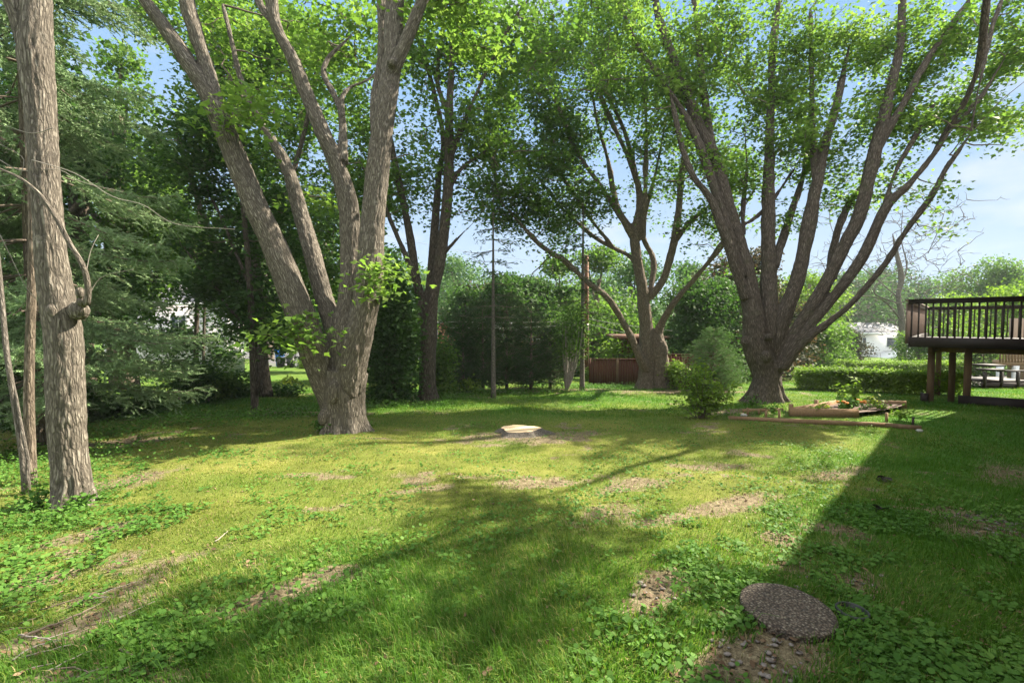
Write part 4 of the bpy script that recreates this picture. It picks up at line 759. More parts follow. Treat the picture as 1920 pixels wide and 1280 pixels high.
BG = [('light mid green tree filling the gap above the blue spruce', 232, 19, 4.6, 15, 11000, 'leaf_maple', .2),('mid green tree just behind the tallest cedar', 965, 27, 5.4, 6.4, 12000, 'leaf_dark', .2), ('mid green tree just behind the rightmost cedar', 1028, 28, 4.6, 6.0, 9000, 'leaf_dark', .18), ('dark green tree just behind the leftmost cedar', 880, 27, 4.4, 5.6, 8000, 'leaf_dark', .18),  # label, px, D, width, height, leaves, material, leaf size
 ('dark leafy tree far left behind the spruce', 40, 14, 7, 11, 9000, 'leaf_dark', .2), ('broad dark tree behind the blue spruce', 150, 16.5, 5.5, 13, 11000, 'leaf_dark', .2),
 ('deep green tree above the lilac white house', 300, 40, 9, 16, 10000, 'leaf_dark', .25), ('tall green tree above the far bins', 500, 60, 14, 24, 9000, 'leaf_maple', .42),
 ('tree seen between the leaning stems of the huge split tree', 610, 34, 8, 13, 9000, 'leaf_dark', .28), ('tall tree rising behind the ivy bush', 700, 24, 5.5, 8.5, 9000, 'leaf_dark', .22),
 ('pale willowy tree in the gap right of the slender fork', 862, 46, 9, 11.3, 12000, 'leaf_far', .26), ('rounded mid green tree behind the tallest cedar', 985, 40, 7, 9.0, 9000, 'leaf_far', .27),
 ('dull brownish tree behind the thin bare stemmed conifer', 905, 30, 5.5, 5.6, 8000, 'leaf_wine', .2), ('light green tree left of the utility pole', 1045, 34, 7, 8.6, 10000, 'leaf_maple', .24),
 ('green tree behind the utility pole', 1120, 30, 6.5, 8.4, 10000, 'leaf_maple', .22), ('dense tree behind the shed', 1195, 36, 8, 9.4, 10000, 'leaf_far', .26),
 ('light tree in the gap right of the knotted double trunk', 1285, 42, 7, 9.6, 9000, 'leaf_far', .28), ('large dark wine tinted tree left of the dark fanned trunk', 1385, 27, 6.6, 8.0, 22000, 'leaf_wine', .18),
 ('dark tree low behind the pale cone shaped evergreen', 1325, 24, 4.8, 5.6, 15000, 'leaf_dark', .17), ('green tree behind the fanned stems', 1500, 38, 6.5, 9.6, 11000, 'leaf_hedge', .24),
 ('reddish leaved tree seen between the fanned stems', 1462, 28, 3.8, 6.3, 6000, 'leaf_wine', .18), ('broad green tree right of the fanned trunk base', 1545, 29, 3.6, 3.6, 6500, 'leaf_maple', .16),
 ('hazy tree behind the dead tree, left part', 1590, 75, 14, 13.5, 9000, 'leaf_far', .45), ('hazy tree behind the dead tree, middle part', 1665, 85, 14, 15.5, 9000, 'leaf_far', .5), ('hazy tree behind the dead tree, right part', 1740, 80, 12, 12.5, 9000, 'leaf_far', .45),
 ('round topped tree against the sky above the deck rail', 1846, 62, 10.5, 13.5, 15000, 'leaf_maple', .33), ('spreading tree beyond the deck rail at the right edge', 1915, 34, 8, 6.2, 9000, 'leaf_hedge', .22), ('tree low behind the deck rail', 1790, 50, 8, 7.6, 8000, 'leaf_hedge', .3),
 ('small dark tree in front of the far white house', 1722, 36, 3.6, 3.3, 6500, 'leaf_maple', .16), ('brown green bush like tree left of the far white house', 1590, 44, 3.0, 3.5, 5500, 'leaf_wine', .2), ('small green tree on the far side of the hedges', 1570, 33, 2.6, 2.0, 3000, 'leaf_maple', .14), ('distant tree between the dead tree and the house', 1700, 95, 12, 11, 6000, 'leaf_far', .5), ('distant wide tree at the right', 1880, 90, 18, 11, 8000, 'leaf_maple', .5),
 ('far green tree over the street', 560, 120, 26, 22, 7000, 'leaf_far', .8), ('far green tree behind the brick chimney', 800, 70, 15, 13, 7000, 'leaf_far', .5), ('far tree behind the cedars', 950, 75, 16, 10, 6000, 'leaf_maple', .5), ('far tree behind the fence', 1110, 70, 16, 12, 7000, 'leaf_far', .5),
 ('far tree behind the wine tinted tree', 1400, 75, 16, 12.5, 7000, 'leaf_far', .5), ('far dark tree at the left behind the house', 330, 60, 22, 22, 8000, 'leaf_dark', .55), ('far dark tree at the left edge', 60, 45, 26, 22, 9000, 'leaf_dark', .55)]
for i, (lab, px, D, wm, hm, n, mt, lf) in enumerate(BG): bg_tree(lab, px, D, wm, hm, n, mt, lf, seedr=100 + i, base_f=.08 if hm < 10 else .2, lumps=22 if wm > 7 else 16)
# far wood closing the horizon
g = np.random.default_rng(5); C = []
for k in range(230):
    a = -1.05 + 2.1 * (k + g.random()) / 230; d = g.uniform(125, 190); x = math.sin(a) * d * 1.15; y = math.cos(a) * d + 20; hh = g.uniform(8, 13)
    C.append(in_ellipsoid(330, (x, y, -3 + hh * .55), (5.5, 5.5, hh * .55), .6))
tag(leaves_obj('woodland', np.vstack(C), 1.3, M['leaf_far'], None, LEAF, .3), 'distant hazy line of trees closing the view', 'woodland', kind='stuff')

# -- dead tree
x_, y_, z_ = GX(1692, 44)
dt = thing('dead_tree', (x_, y_, z_), 'bare leafless tree with grey branches in front of the far white house', 'tree')
g = np.random.default_rng(11); mb = MB()
tr = line([(1690, 700, 44, 21), (1692, 640, 44, 17), (1690, 590, 44, 13), (1684, 555, 44, 10), (1690, 520, 44, 12), (1680, 470, 44, 8)], .3); mb.tube(tr[:, :3], tr[:, 3], 9)
limbs = [tr] + [line([(a_, b_, c_, d_ * .55) for a_, b_, c_, d_ in q], .4) for q in ([(1690, 600, 44, 12), (1650, 560, 43, 8), (1590, 560, 42, 6), (1530, 600, 41, 4), (1500, 625, 41, 3)], [(1686, 560, 44, 10), (1640, 520, 44, 7), (1590, 480, 44, 5), (1560, 430, 44, 3), (1555, 395, 44, 2)], [(1688, 570, 44, 11), (1640, 550, 42, 7), (1660, 520, 42, 6), (1730, 480, 42, 5), (1770, 440, 42, 4), (1805, 410, 42, 2)],
    [(1690, 600, 44, 9), (1740, 560, 43, 6), (1790, 525, 43, 3), (1805, 510, 43, 2)], [(1684, 550, 44, 9), (1700, 500, 45, 6), (1690, 450, 45, 4), (1692, 400, 45, 2)], [(1650, 560, 43, 5), (1600, 590, 43, 4), (1570, 560, 43, 3), (1545, 500, 43, 2)], [(1740, 475, 42, 4), (1760, 430, 42, 3), (1770, 400, 42, 2)], [(1690, 600, 44, 7), (1650, 600, 43, 5), (1610, 575, 43, 3), (1640, 545, 43, 2)], [(1700, 620, 44, 6), (1740, 590, 44, 4), (1760, 560, 44, 2)])]
for q in limbs[1:]: mb.tube(q[:, :3], np.maximum(q[:, 3], .03), 6)
N = np.vstack([q[2:, :3] for q in limbs]); T_ = []
for p in N:
    for k in range(3): v = g.normal(size=3) * np.array((1.3, .8, 1.0)) + np.array((0, 0, .35)); T_.append(p + v)
T_ = np.array(T_); T_ = T_[rng.permutation(len(T_))[:620]]; twigs(N, T_, mb, .024, .04, 4, .06, -.1)
T2 = np.repeat(T_, 2, 0) + g.normal(size=(len(T_) * 2, 3)) * .55 + np.array((0, 0, .15)); twigs(T_, T2, mb, .02, .022, 3, .1, -.1)
mb.build('trunk', M['bark_grey'], dt, True)

# ================================================================== haze
hb = MB(); hb.box((0, 120, 20), (640, 400, 64)); V, F, _ = hb.arrays()
m = bpy.data.materials.new('haze'); m.use_nodes = True; t = m.node_tree; t.nodes.clear(); mo = t.nodes.new('ShaderNodeOutputMaterial'); pv = t.nodes.new('ShaderNodeVolumePrincipled')
pv.inputs['Color'].default_value = (.86, .92, 1.0, 1); pv.inputs['Density'].default_value = .0005; t.links.new(pv.outputs[0], mo.inputs['Volume'])
hz_ = mk('haze', V, F, m, None); tag(hz_, 'thin pale summer haze filling the air', 'haze', kind='stuff')

# ================================================================== hedges
def hedge(label, x0, y0, x1, y1, w, h, n, leaf):
    cx, cy_ = (x0 + x1) / 2, (y0 + y1) / 2; t = thing('hedge', (cx, cy_, float(gz(cx, cy_))), label, 'hedge'); L_ = math.hypot(x1 - x0, y1 - y0); d = np.array(((x1 - x0) / L_, (y1 - y0) / L_)); nn = np.array((-d[1], d[0]))
    s = rng.uniform(0, L_, n); wv = .86 + .28 * n2(s, s * 0, 1.3, 3); side = rng.random(n); top = side < .38
    u = np.where(top, rng.uniform(-w / 2, w / 2, n), np.where(rng.random(n) < .5, -w / 2, w / 2) * rng.uniform(.8, 1.08, n)) * wv
    hz = np.where(top, h * rng.uniform(.9, 1.06, n), h * rng.random(n) ** .8 * 1.0) * (.9 + .16 * n2(s, s * 0 + 2, .9, 8)); hz = np.maximum(hz, .05 + .25 * (n2(s, s * 0, 3.0, 1) > .55) * rng.random(n))
    X = x0 + d[0] * s + nn[0] * u; Y = y0 + d[1] * s + nn[1] * u
    C = np.stack([X, Y, gz(X, Y) + hz], 1) + rng.normal(size=(n, 3)) * .035
    # inner wood
    mb = MB()
    for k in range(int(L_ / .45)):
        q = (k + .5) * .45; px_, py_ = x0 + d[0] * q + rng.normal() * .08, y0 + d[1] * q + rng.normal() * .08; z0 = float(gz(px_, py_))
        for e in range(3): mb.tube([(px_, py_, z0 - .03), (px_ + rng.normal() * .1, py_ + rng.normal() * .08, z0 + h * .5), (px_ + rng.normal() * .25, py_ + rng.normal() * .2, z0 + h * .9)], [.016, .012, .006], 4, cap=False)
    mb.build('stems', M['twig'], t, True)
    C2 = C[:n // 3].copy(); C2[:, :2] = np.array((x0, y0)) + (C2[:, :2] - np.array((x0, y0))) ; C2 += rng.normal(size=C2.shape) * np.array((.12, .12, .08)); leaves_obj('foliage', np.vstack([C, C2]), leaf, M['leaf_hedge'], t, OVAL, .6)
a = GX(1487, 19.6); b_ = GX(1905, 15.6)
a2 = G(1494, 732); b2 = G(1832, 744)
hedge('long clipped hedge on the right, the nearer of the two rows', a2[0] + .3, a2[1] + .5, b2[0], b2[1] + .5, .95, .78, 26000, .085)
a3 = G(1535, 702); hedge('second clipped hedge row behind the nearer one', a3[0], a3[1], a3[0] + 11.0, a3[1] + .8, 1.0, .85, 20000, .11)
x_, y_, _ = GX(1693, 33); bush('pink_bush', 'low pinkish flowering mound beyond the hedges', x_, y_, .75, .6, .55, 900, M['leaf_wine'], .12)

# ================================================================== deck
U_ = np.array((.7071, .7071, 0)); NO = np.array((-.7071, .7071, 0)); DA = np.array((10.72, 12.2, 0.0)); DZ = 1.24
deck = thing('raised_deck', (DA[0], DA[1], float(gz(DA[0], DA[1]))), 'dark stained raised wooden deck with slatted railing at the right edge', 'deck')
def dk(u, n, z): return DA + U_ * u - NO * n + np.array((0, 0, z))
LU, LN = 8.0, 2.6
mb = MB()
for k in range(int(LN / .145)):
    mb.beam(dk(.02, .02 + k * .145 + .07, DZ - .17), dk(LU, .02 + k * .145 + .07, DZ - .17), .138, .03)
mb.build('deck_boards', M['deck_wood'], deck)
mb = MB(); mb.beam(dk(0, -.02, DZ - .14), dk(LU, -.02, DZ - .14), .04, .26); mb.build('rim_joist', M['deck_wood'], deck)
mb = MB(); mb.beam(dk(-.02, 0, DZ - .14), dk(-.02, LN, DZ - .14), .04, .26); mb.build('rim_joist', M['deck_wood'], deck)
mb = MB()
for k in range(1, 20): mb.beam(dk(k * .4, .02, DZ - .235), dk(k * .4, LN, DZ - .235), .04, .09)
mb.build('joists', M['deck_wood'], deck)
for (q0, q1, nm) in ((dk(-.05, -.05, 0), dk(-.05, LN, 0), 'deck_wood'), (dk(-.05, -.05, 0), dk(LU, -.05, 0), 'deck_rail_lit'), (dk(LU, -.05, 0), dk(LU, LN, 0), 'deck_wood')):
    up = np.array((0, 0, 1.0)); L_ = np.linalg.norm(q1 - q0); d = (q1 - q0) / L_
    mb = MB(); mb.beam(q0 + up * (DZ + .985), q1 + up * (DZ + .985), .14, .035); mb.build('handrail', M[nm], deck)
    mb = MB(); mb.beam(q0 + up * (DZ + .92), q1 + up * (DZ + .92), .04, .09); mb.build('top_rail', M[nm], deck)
    nb_ = int(L_ / .135)
    for k in range(nb_):
        p = q0 + d * (k + .5) * L_ / nb_; off = np.array((-d[1], d[0], 0)) * .038
        pb = MB(); pb.box(p + up * (DZ + .36) + off, (.036, .036, 1.10), math.atan2(d[1], d[0])); pb.build('baluster', M[nm], deck)
for (u, n_) in ((.97, .40), (2.5, .80), (.85, 1.12), (6.0, .4)):
    p = dk(u, n_, 0); z0 = float(gz(p[0], p[1])); mb = MB(); mb.box((p[0], p[1], (z0 - .1 + DZ - .25) / 2), (.15, .15, DZ - .25 - z0 + .1), R(45)); mb.build('post', M['post_wood'], deck)
mb = MB(); mb.beam(dk(.3, .40, DZ - .33), dk(7.4, .40, DZ - .33), .09, .2); mb.beam(dk(.86, .35, DZ - .33), dk(.86, 3.2, DZ - .33), .09, .19); mb.build('beam', M['post_wood'], deck)
p = dk(.97, .40, 0); mb = MB(); mb.box((p[0] - .16, p[1] + .0, float(gz(p[0], p[1])) + .12), (.16, .16, .3), R(45)); tag(mb.build('footing_block', M['deck_wood'], None), 'dark block at the foot of the outermost deck post', 'block')
# timber edging under the deck
q0 = P(1796, 760, 12.05); q1 = P(1975, 776, 10.9); q0[2] = float(gz(q0[0], q0[1])) + .10; q1[2] = float(gz(q1[0], q1[1])) + .10
mb = MB(); mb.beam(q0, q1, .14, .30); tag(mb.build('timber_edging', M['deck_wood'], None), 'dark squared timber lying along the ground under the deck', 'timber')

# ================================================================== house beside the lawn (to the right, outside the picture) - casts the big shadow
def house(name, label, c, rz, w, d, h, roof_h, wallm, roofm, windows, over=.5, z0=None, doors=(), group=None, hip=False, gab=.35):
    z0 = float(gz(c[0], c[1])) - .3 if z0 is None else z0
    t = thing(name, (c[0], c[1], z0), label, 'house', group, rz)
    mb = MB(); mb.box((0, 0, h / 2), (w, d, h))
    gp = [(-w / 2, -d / 2, h), (-w / 2, d / 2, h), (-w / 2, 0, h + roof_h * (d / 2) / (d / 2 + over))]; gq = [(-x, y, z) for x, y, z in gp]
    mb.add(gp, [np.array([(0, 1, 2)])]); mb.add(gq, [np.array([(0, 2, 1)])]); V, F, _ = mb.arrays(); mk('wall', V, F, M[wallm], t, world=False)
    mb = MB(); e = over; hw = w / 2 + gab; th = .12
    for sy in (-1, 1):
        a_ = (-hw, sy * (d / 2 + e), h + .02); b__ = (hw, sy * (d / 2 + e), h + .02); c_ = (hw, 0, h + roof_h + .02); d_ = (-hw, 0, h + roof_h + .02)
        v = [a_, b__, c_, d_] + [(x, y, z + th) for x, y, z in (a_, b__, c_, d_)]
        mb.add(v, [np.array([(0, 1, 2, 3), (7, 6, 5, 4), (0, 4, 5, 1), (1, 5, 6, 2), (2, 6, 7, 3), (3, 7, 4, 0)])])
    V, F, _ = mb.arrays(); rf = mk('roof', V, F, M[roofm], t, world=False)
    mb = MB()
    for sy in (-1, 1): mb.box((0, sy * (d / 2 + e + .02), h + .03), (w + gab * 2, .04, .2))
    V, F, _ = mb.arrays(); mk('fascia', V, F, M['white_paint'], t, world=False)
    for (side, u, z, ww, hh) in windows:      # side 0: -y face, 1: +y face, 2: -x face, 3: +x face
        mb = MB(); gl = MB(); sgn = -1 if side in (0, 2) else 1
        if side < 2: cpos = (u, sgn * (d / 2 + .02), z); sz = (ww, .06, hh); gsz = (ww - .12, .05, hh - .12); ms = (.05, .07, hh - .1)
        else: cpos = (sgn * (w / 2 + .02), u, z); sz = (.06, ww, hh); gsz = (.05, ww - .12, hh - .12); ms = (.07, .05, hh - .1)
        f_ = .07
        for s_ in (-1, 1):
            if side < 2: mb.box((cpos[0] + s_ * (ww / 2), cpos[1], z), (f_, .08, hh + f_)); mb.box((cpos[0], cpos[1], z + s_ * hh / 2), (ww - f_ - .004, .08, f_))
            else: mb.box((cpos[0], cpos[1] + s_ * (ww / 2), z), (.08, f_, hh + f_)); mb.box((cpos[0], cpos[1], z + s_ * hh / 2), (.08, ww - f_ - .004, f_))
        mb.box((cpos[0], cpos[1], z), ms)
        V, F, _ = mb.arrays(); wn = mk('window', V, F, M['white_paint'], t, world=False)
        gl.box(cpos, gsz); V, F, _ = gl.arrays(); mk('pane', V, F, M['glass'], wn, world=False)
    return t
fc = dk(0, 0, 0); n_w = LN
cA = DA - NO * LN     # point of the wall line at deck corner
EU, LO = 3.2, 24.0    # far end of the house and its length along the wall
mid = cA + U_ * (EU - LO / 2) - NO * 4.5
HB = house('brick_house', 'large house beside the lawn, outside the picture on the right', (mid[0], mid[1]), R(45), LO, 9.0, 7.0, 2.4, 'siding_tan', 'roof_grey', [(1, -6, 4.3, 1.6, 1.2), (1, -1, 4.3, 1.6, 1.2), (1, 7, 4.0, 1.8, 2.0), (1, -6, 1.6, 1.6, 1.2)], .3, -1.1, gab=.05)

# ================================================================== far houses
x_, y_, z_ = GX(1634, 66)
wh = house('white_house', 'white two storey house with a grey roof far off between the trees on the right', (x_ + .6, y_ + 3.5), R(-3), 8.6, 7, 5.4, 1.5, 'siding_white', 'roof_grey', [(0, -1.7, 4.15, 1.1, 1.4), (0, 2.9, 4.15, 2.4, 1.4), (0, 1.0, 1.2, 1.6, .9)], .5, -5.3)
# garage wing in front with its sloping white roof edge
gw = thing('garage_wing', (x_ + 2.2, y_ - 1.5, -5.3), 'white low garage wing standing in front of the far white house', 'garage')
mb = MB(); mb.box((2.6, 0, 1.25), (5.6, 4, 2.5)); V, F, _ = mb.arrays(); V = V; 
mb.add([(-.2, -2, 2.5), (5.4, -2, 2.5), (5.4, -2, 4.1)], [np.array([(0, 1, 2)])]); V, F, _ = mb.arrays(); mk('wall', V, F, M['siding_white'], gw, world=False)
mb = MB(); mb.add([(-2.6, -2.2, 1.9), (5.5, -2.2, 4.2), (5.5, 2.2, 4.2), (-2.6, 2.2, 1.9), (-2.6, -2.2, 2.1), (5.5, -2.2, 4.4), (5.5, 2.2, 4.4), (-2.6, 2.2, 2.1)], [np.array([(0, 3, 2, 1), (4, 5, 6, 7), (0, 1, 5, 4), (1, 2, 6, 5), (2, 3, 7, 6), (3, 0, 4, 7)])]); V, F, _ = mb.arrays(); mk('roof', V, F, M['white_paint'], gw, world=False)
x_, y_, z_ = GX(290, 30)
house('lilac_house', 'pale lilac white sided house glimpsed through the trees on the left', (x_ + .2, y_ + 1.8), R(2), 7.4, 3.2, 5.2, 1.3, 'siding_pale', 'roof_grey', [(0, 1.2, 4.0, 1.0, .9)], .4, -2.35)
x_, y_, z_ = GX(845, 32)
house('brick_bungalow', 'low brick house with a chimney mostly hidden behind the cedars', (x_ + 4.5, y_ + 4), R(3), 11, 7, 3.0, 1.2, 'brick', 'roof_grey', [(0, 0, 1.8, 1.6, 1.2)], .5, -2.6)
ch = thing('chimney', (x_ - .2, y_, -2.6), 'square brick chimney with a pale cap showing above the cedars', 'chimney')
mb = MB(); mb.box((0, 0, 2.1), (1.25, .9, 4.2)); V, F, _ = mb.arrays(); mk('stack', V, F, M['brick'], ch, world=False)
mb = MB(); mb.box((0, 0, 4.27), (1.45, 1.1, .14)); V, F, _ = mb.arrays(); mk('cap', V, F, M['concrete'], ch, world=False)
mb = MB(); mb.lathe((.15, 0, 4.34), [(.16, 0), (.16, .25), (.26, .26), (.26, .32), (.001, .36)], 14); V, F, _ = mb.arrays(); mk('flue', V, F, M['concrete'], ch, world=False)

# ================================================================== brown fence and shed
def fence(label, pa, pb, h, n, group):
    c = (pa + pb) / 2; t = thing('wooden_fence', (c[0], c[1], float(gz(c[0], c[1]))), label, 'fence', group); d = (pb - pa)[:2]; L_ = np.linalg.norm(d); d /= L_; a = math.atan2(d[1], d[0]); w = L_ / n
    for k in range(n):
        q = pa[:2] + d * w * (k + .5); z0 = float(gz(*q)); b = MB(); hh = h + random.uniform(-.012, .012); b.box((q[0], q[1], z0 + hh / 2 - .02), (w - .008, .022 + .004 * (k % 2), hh), a)
        b.build('board', M['fence_wood'], t)
    for f in (0, .5, 1.0):
        q = pa[:2] + d * L_ * f; z0 = float(gz(*q)); b = MB(); b.box((q[0] - d[1] * -.06, q[1] - .07, z0 + (h + .04) / 2), (.10, .10, h + .04), a); b.build('post', M['post_wood'] if f == .5 else M['fence_wood'], t)
    b = MB(); q0 = np.array((*pa[:2], float(gz(*pa[:2])) + h + .01)); q1 = np.array((*pb[:2], float(gz(*pb[:2])) + h + .01)); b.beam(q0, q1, .12, .035); b.build('cap_rail', M['fence_wood'], t); return t
fence('brown board fence left of the knotted double trunk', GX(1107, 21.5), GX(1212, 20.6), 1.2, 22, 'brown fences')
fence('brown board fence right of the knotted double trunk, behind the open shrub', GX(1240, 19.8), GX(1366, 18.2), 1.42, 24, 'brown fences')
x_, y_, z_ = GX(1208, 24.5)
sh = thing('garden_shed', (x_, y_, z_), 'reddish brown garden shed with a flat roof behind the knotted double trunk', 'shed')
mb = MB(); mb.box((.15, 1.0, 1.15), (2.0, 1.8, 2.3)); V, F, _ = mb.arrays(); mk('wall', V, F, M['fence_wood'], sh, world=False)
for i_, xx in enumerate((-1.25, -.95, 1.45)): mb = MB(); mb.box((xx, -.3, 1.15), (.07, .07, 2.3)); V, F, _ = mb.arrays(); mk('post', V, F, M['pole_wood'], sh, world=False)
mb = MB(); mb.box((.1, .7, 2.37), (3.5, 2.7, .10), 0, (.04, 0)); V, F, _ = mb.arrays(); mk('roof', V, F, M['pole_wood'], sh, world=False)

# ================================================================== utility pole and wires
x_, y_, z_ = GX(1099, 24)
up_ = thing('utility_pole', (x_, y_, z_), 'orange brown wooden utility pole behind the slim leaning conifer', 'utility pole')
mb = MB(); mb.tube([(x_, y_, z_ - .2), (x_, y_, z_ + 3.5), (x_, y_, z_ + 6.6)], [.15, .13, .11], 12); mb.build('shaft', M['pole_wood'], up_, True)
mb = MB(); mb.tube([(x_ + .02, y_ - .17, z_ + 2.6), (x_ + .02, y_ - .16, z_ + 3.0)], .07, 10); mb.build('insulator', M['wire'], up_, True)
def wire(label, a, b, sag):
    tt = np.linspace(0, 1, 24)[:, None]; q = a + (b - a) * tt - np.array((0, 0, 1.0)) * sag * 4 * tt * (1 - tt); mb = MB(); mb.tube(q, .012, 5); tag(mb.build('overhead_wire', M['wire'], None), label, 'wire', 'overhead wires')
wire('upper service wire running left from the utility pole', P(1099, 600, 24), P(840, 603, 22), .08); wire('lower service wire running left from the utility pole', P(1099, 607, 24), P(840, 614, 22), .10)
wire('upper service wire sloping down right of the utility pole', P(1099, 597, 24), P(1260, 620, 21), .05); wire('lower service wire sloping down right of the utility pole', P(1099, 606, 24), P(1250, 640, 21), .04)
wire('faint high wire crossing the sky gap', P(720, 440, 40), P(1180, 500, 40), .6)

# ================================================================== bins and street on the far left
rd = mk('street', [(-40, 78, -4.235), (20, 74, -4.235), (20, 96, -4.235), (-60, 100, -4.235)], np.array([(0, 1, 2, 3)]), M['asphalt']); tag(rd, kind='structure')
rd2 = mk('driveway', [(*P(505, 690, 45)[:2], 0), (*P(590, 690, 45)[:2], 0), (-34, 77, 0), (-48, 79, 0)], np.array([(0, 1, 2, 3)]), M['asphalt'])
def gsheet(name, poly, mat, n=14, dz=.03):
    p = np.array(poly, float); u = np.linspace(0, 1, n); V = []
    for i in range(n):
        for j in range(n):
            q = (p[0] * (1 - u[j]) + p[1] * u[j]) * (1 - u[i]) + (p[3] * (1 - u[j]) + p[2] * u[j]) * u[i]; V.append((q[0], q[1], float(gz(q[0], q[1])) + dz))
    ii = (np.arange(n - 1)[:, None] * n + np.arange(n - 1)).ravel(); o = mk(name, V, np.stack([ii, ii + 1, ii + n + 1, ii + n], 1), mat); return tag(o, kind='structure')
bpy.data.objects.remove(rd); bpy.data.objects.remove(rd2)
gsheet('street', [(-60, 62), (-2, 60), (0, 74), (-70, 78)], M['asphalt'])
gsheet('driveway', [(P(500, 690, 44)[0], 44.5), (P(590, 690, 44)[0], 44.5), (-24, 61), (-36, 62)], M['asphalt'], 14, .02)
def bin_(label, px, D, h, body, lid, full=False):
    x, y, z = GX(px, D); t = thing('rubbish_bin', (x, y, z), label, 'bin', 'bins by the street'); mb = MB(); w = .30
    v = [(x + sx * w * s_, y + sy * w * s_, z + zz) for zz, s_ in ((.05, .8), (h, 1.05)) for sx, sy in ((-1, -1), (1, -1), (1, 1), (-1, 1))]
    mb.add(v, [np.array([(0, 3, 2, 1), (4, 5, 6, 7), (0, 1, 5, 4), (1, 2, 6, 5), (2, 3, 7, 6), (3, 0, 4, 7)])]); mb.build('body', M[body], t)
    mb = MB(); mb.box((x, y, z + h + .035), (.72, .74, .06)); mb.box((x, y, z + h + .09), (.5, .5, .05)); mb.build('lid', M[lid], t)
    for s_ in (-1, 1):
        mb = MB(); mb.tube([(x + s_ * .22, y + .30, z + .12), (x + s_ * .30, y + .30, z + .12)], .12, 14); mb.build('wheel', M['dark_plastic'], t)
    return z + h
zt = bin_('dark bin with the blue bin standing behind it, leftmost by the street', 526, 42, .9, 'dark_plastic', 'dark_plastic'); bin_('dark green bin in the middle of the row by the street', 545, 42, 1.0, 'dark_plastic', 'dark_plastic'); bin_('rightmost dark bin partly hidden by the leaning stem', 567, 42, 1.0, 'dark_plastic', 'dark_plastic')
bin_('bright blue recycling bin behind the leftmost dark bin', 524, 43.6, 1.62, 'blue_plastic', 'blue_plastic')

# ================================================================== neighbour's patio under the deck
gsheet('patio', [(19.5, 19.5), (31, 19), (33, 30), (21.5, 30)], M['deck_wood'], 16, .02)
x_, y_, z_ = GX(1893, 24.0)
nb = thing('neighbour_porch', (x_, y_, z_), 'tan wooden balcony on white posts seen beneath the deck', 'porch')
def pp(px, py, D): return P(px, py, D)
mb = MB(); c0 = pp(1866, 680, 24); c1 = pp(1990, 680, 24); mb.beam(c0, c1, .3, .28); mb.build('fascia', M['tan_wood'], nb)
for k in range(22):
    q = c0 + (c1 - c0) * (k + .5) / 22 + np.array((0, -.17, .55)); mb = MB(); mb.box(q, (.07, .05, 1.0)); mb.build('baluster', M['tan_wood'], nb)
mb = MB(); mb.beam(c0 + np.array((0, -.17, 1.1)), c1 + np.array((0, -.17, 1.1)), .1, .08); mb.build('handrail', M['tan_wood'], nb)
for px in (1875, 1904, 1960):
    q = pp(px, 690, 23.8); z0 = float(gz(q[0], q[1])); mb = MB(); top = c0[2] - .14; mb.box((q[0], q[1], (z0 + top) / 2), (.2, .2, top - z0)); mb.build('post', M['white_paint'], nb)
q = pp(1940, 700, 27); mb = MB(); mb.box((q[0] + .6, q[1], -.2), (4.2, .3, 4.2)); tag(mb.build('siding_wall', M['siding_tan'], None), 'brown sided wall behind the white porch posts', 'wall')
x_, y_, z_ = GX(1868, 19.5)
pf = thing('low_platform', (x_, y_, z_), 'low wooden platform with bench tops in front of the white porch posts', 'platform')
for k, (dx, dy, w, d, zz, nm, mt) in enumerate([(0.1, .3, 2.0, 1.4, .28, 'deck_top', 'deck_wood'), (-.55, -.3, .8, .5, .78, 'bench_top', 'deck_wood'), (-.1, .2, .9, .6, .92, 'bench_top', 'deck_wood'), (.35, -.35, 1.2, .12, .72, 'bench_rail', 'deck_wood')]):
    mb = MB(); mb.box((x_ + dx, y_ + dy, z_ + zz), (w, d, .07)); mb.build(nm, M[mt], pf)
for dx in (-.9, -.2, .5, 1.0): mb = MB(); mb.box((x_ + dx, y_ - .45, z_ + .35), (.09, .09, .7)); mb.build('leg', M['deck_wood'], pf)
mb = MB(); mb.box((x_ + .1, y_ - .42, z_ + .13), (2.2, .05, .24)); mb.build('skirt', M['deck_wood'], pf)
x_, y_, z_ = GX(1845, 25); c = thing('arborvitae', (x_, y_, z_), 'dark cone shaped evergreen seen under the deck between post and porch', 'evergreen')
conifer(c, x_, y_, 3.0, 1.0, .1, 14, 12, M['needle_green'], .14, 8, -.4, .3, 91, .06, 'bark_mid', None, .06, .01, .6, .7)

# ================================================================== garden bed
def plank(name, label, a, b, w, h, mat, cat, group=None, lift=0.0):
    c = (np.array(a) + np.array(b)) / 2; mb = MB(); qa = np.array((a[0], a[1], float(gz(a[0], a[1])) + h / 2 - .02 + lift)); qb = np.array((b[0], b[1], float(gz(b[0], b[1])) + h / 2 - .02 + lift)); mb.beam(qa, qb, w, h)
    return mb.build(name, mat, None) if label is None else tag(mb.build(name, mat, None), label, cat, group)
rb = thing('raised_bed', G(1545, 772), 'low raised garden bed framed with sun bleached boards', 'planter')
def bedside(a, b, h=.20):
    mb = MB(); qa = np.array((a[0], a[1], float(gz(a[0], a[1])) + h / 2 - .01)); qb = np.array((b[0], b[1], float(gz(b[0], b[1])) + h / 2 - .01)); mb.beam(qa, qb, .045, h); mb.build('side_board', M['bed_wood'], rb)
c1_, c2_, c3_, c4_ = G(1481, 780), G(1610, 783), G(1700, 766), G(1572, 763)
bedside(c1_, c2_); bedside(c1_ + np.array((.03, .03, 0)), c4_); bedside(c4_ + np.array((.05, 0, 0)), c3_)
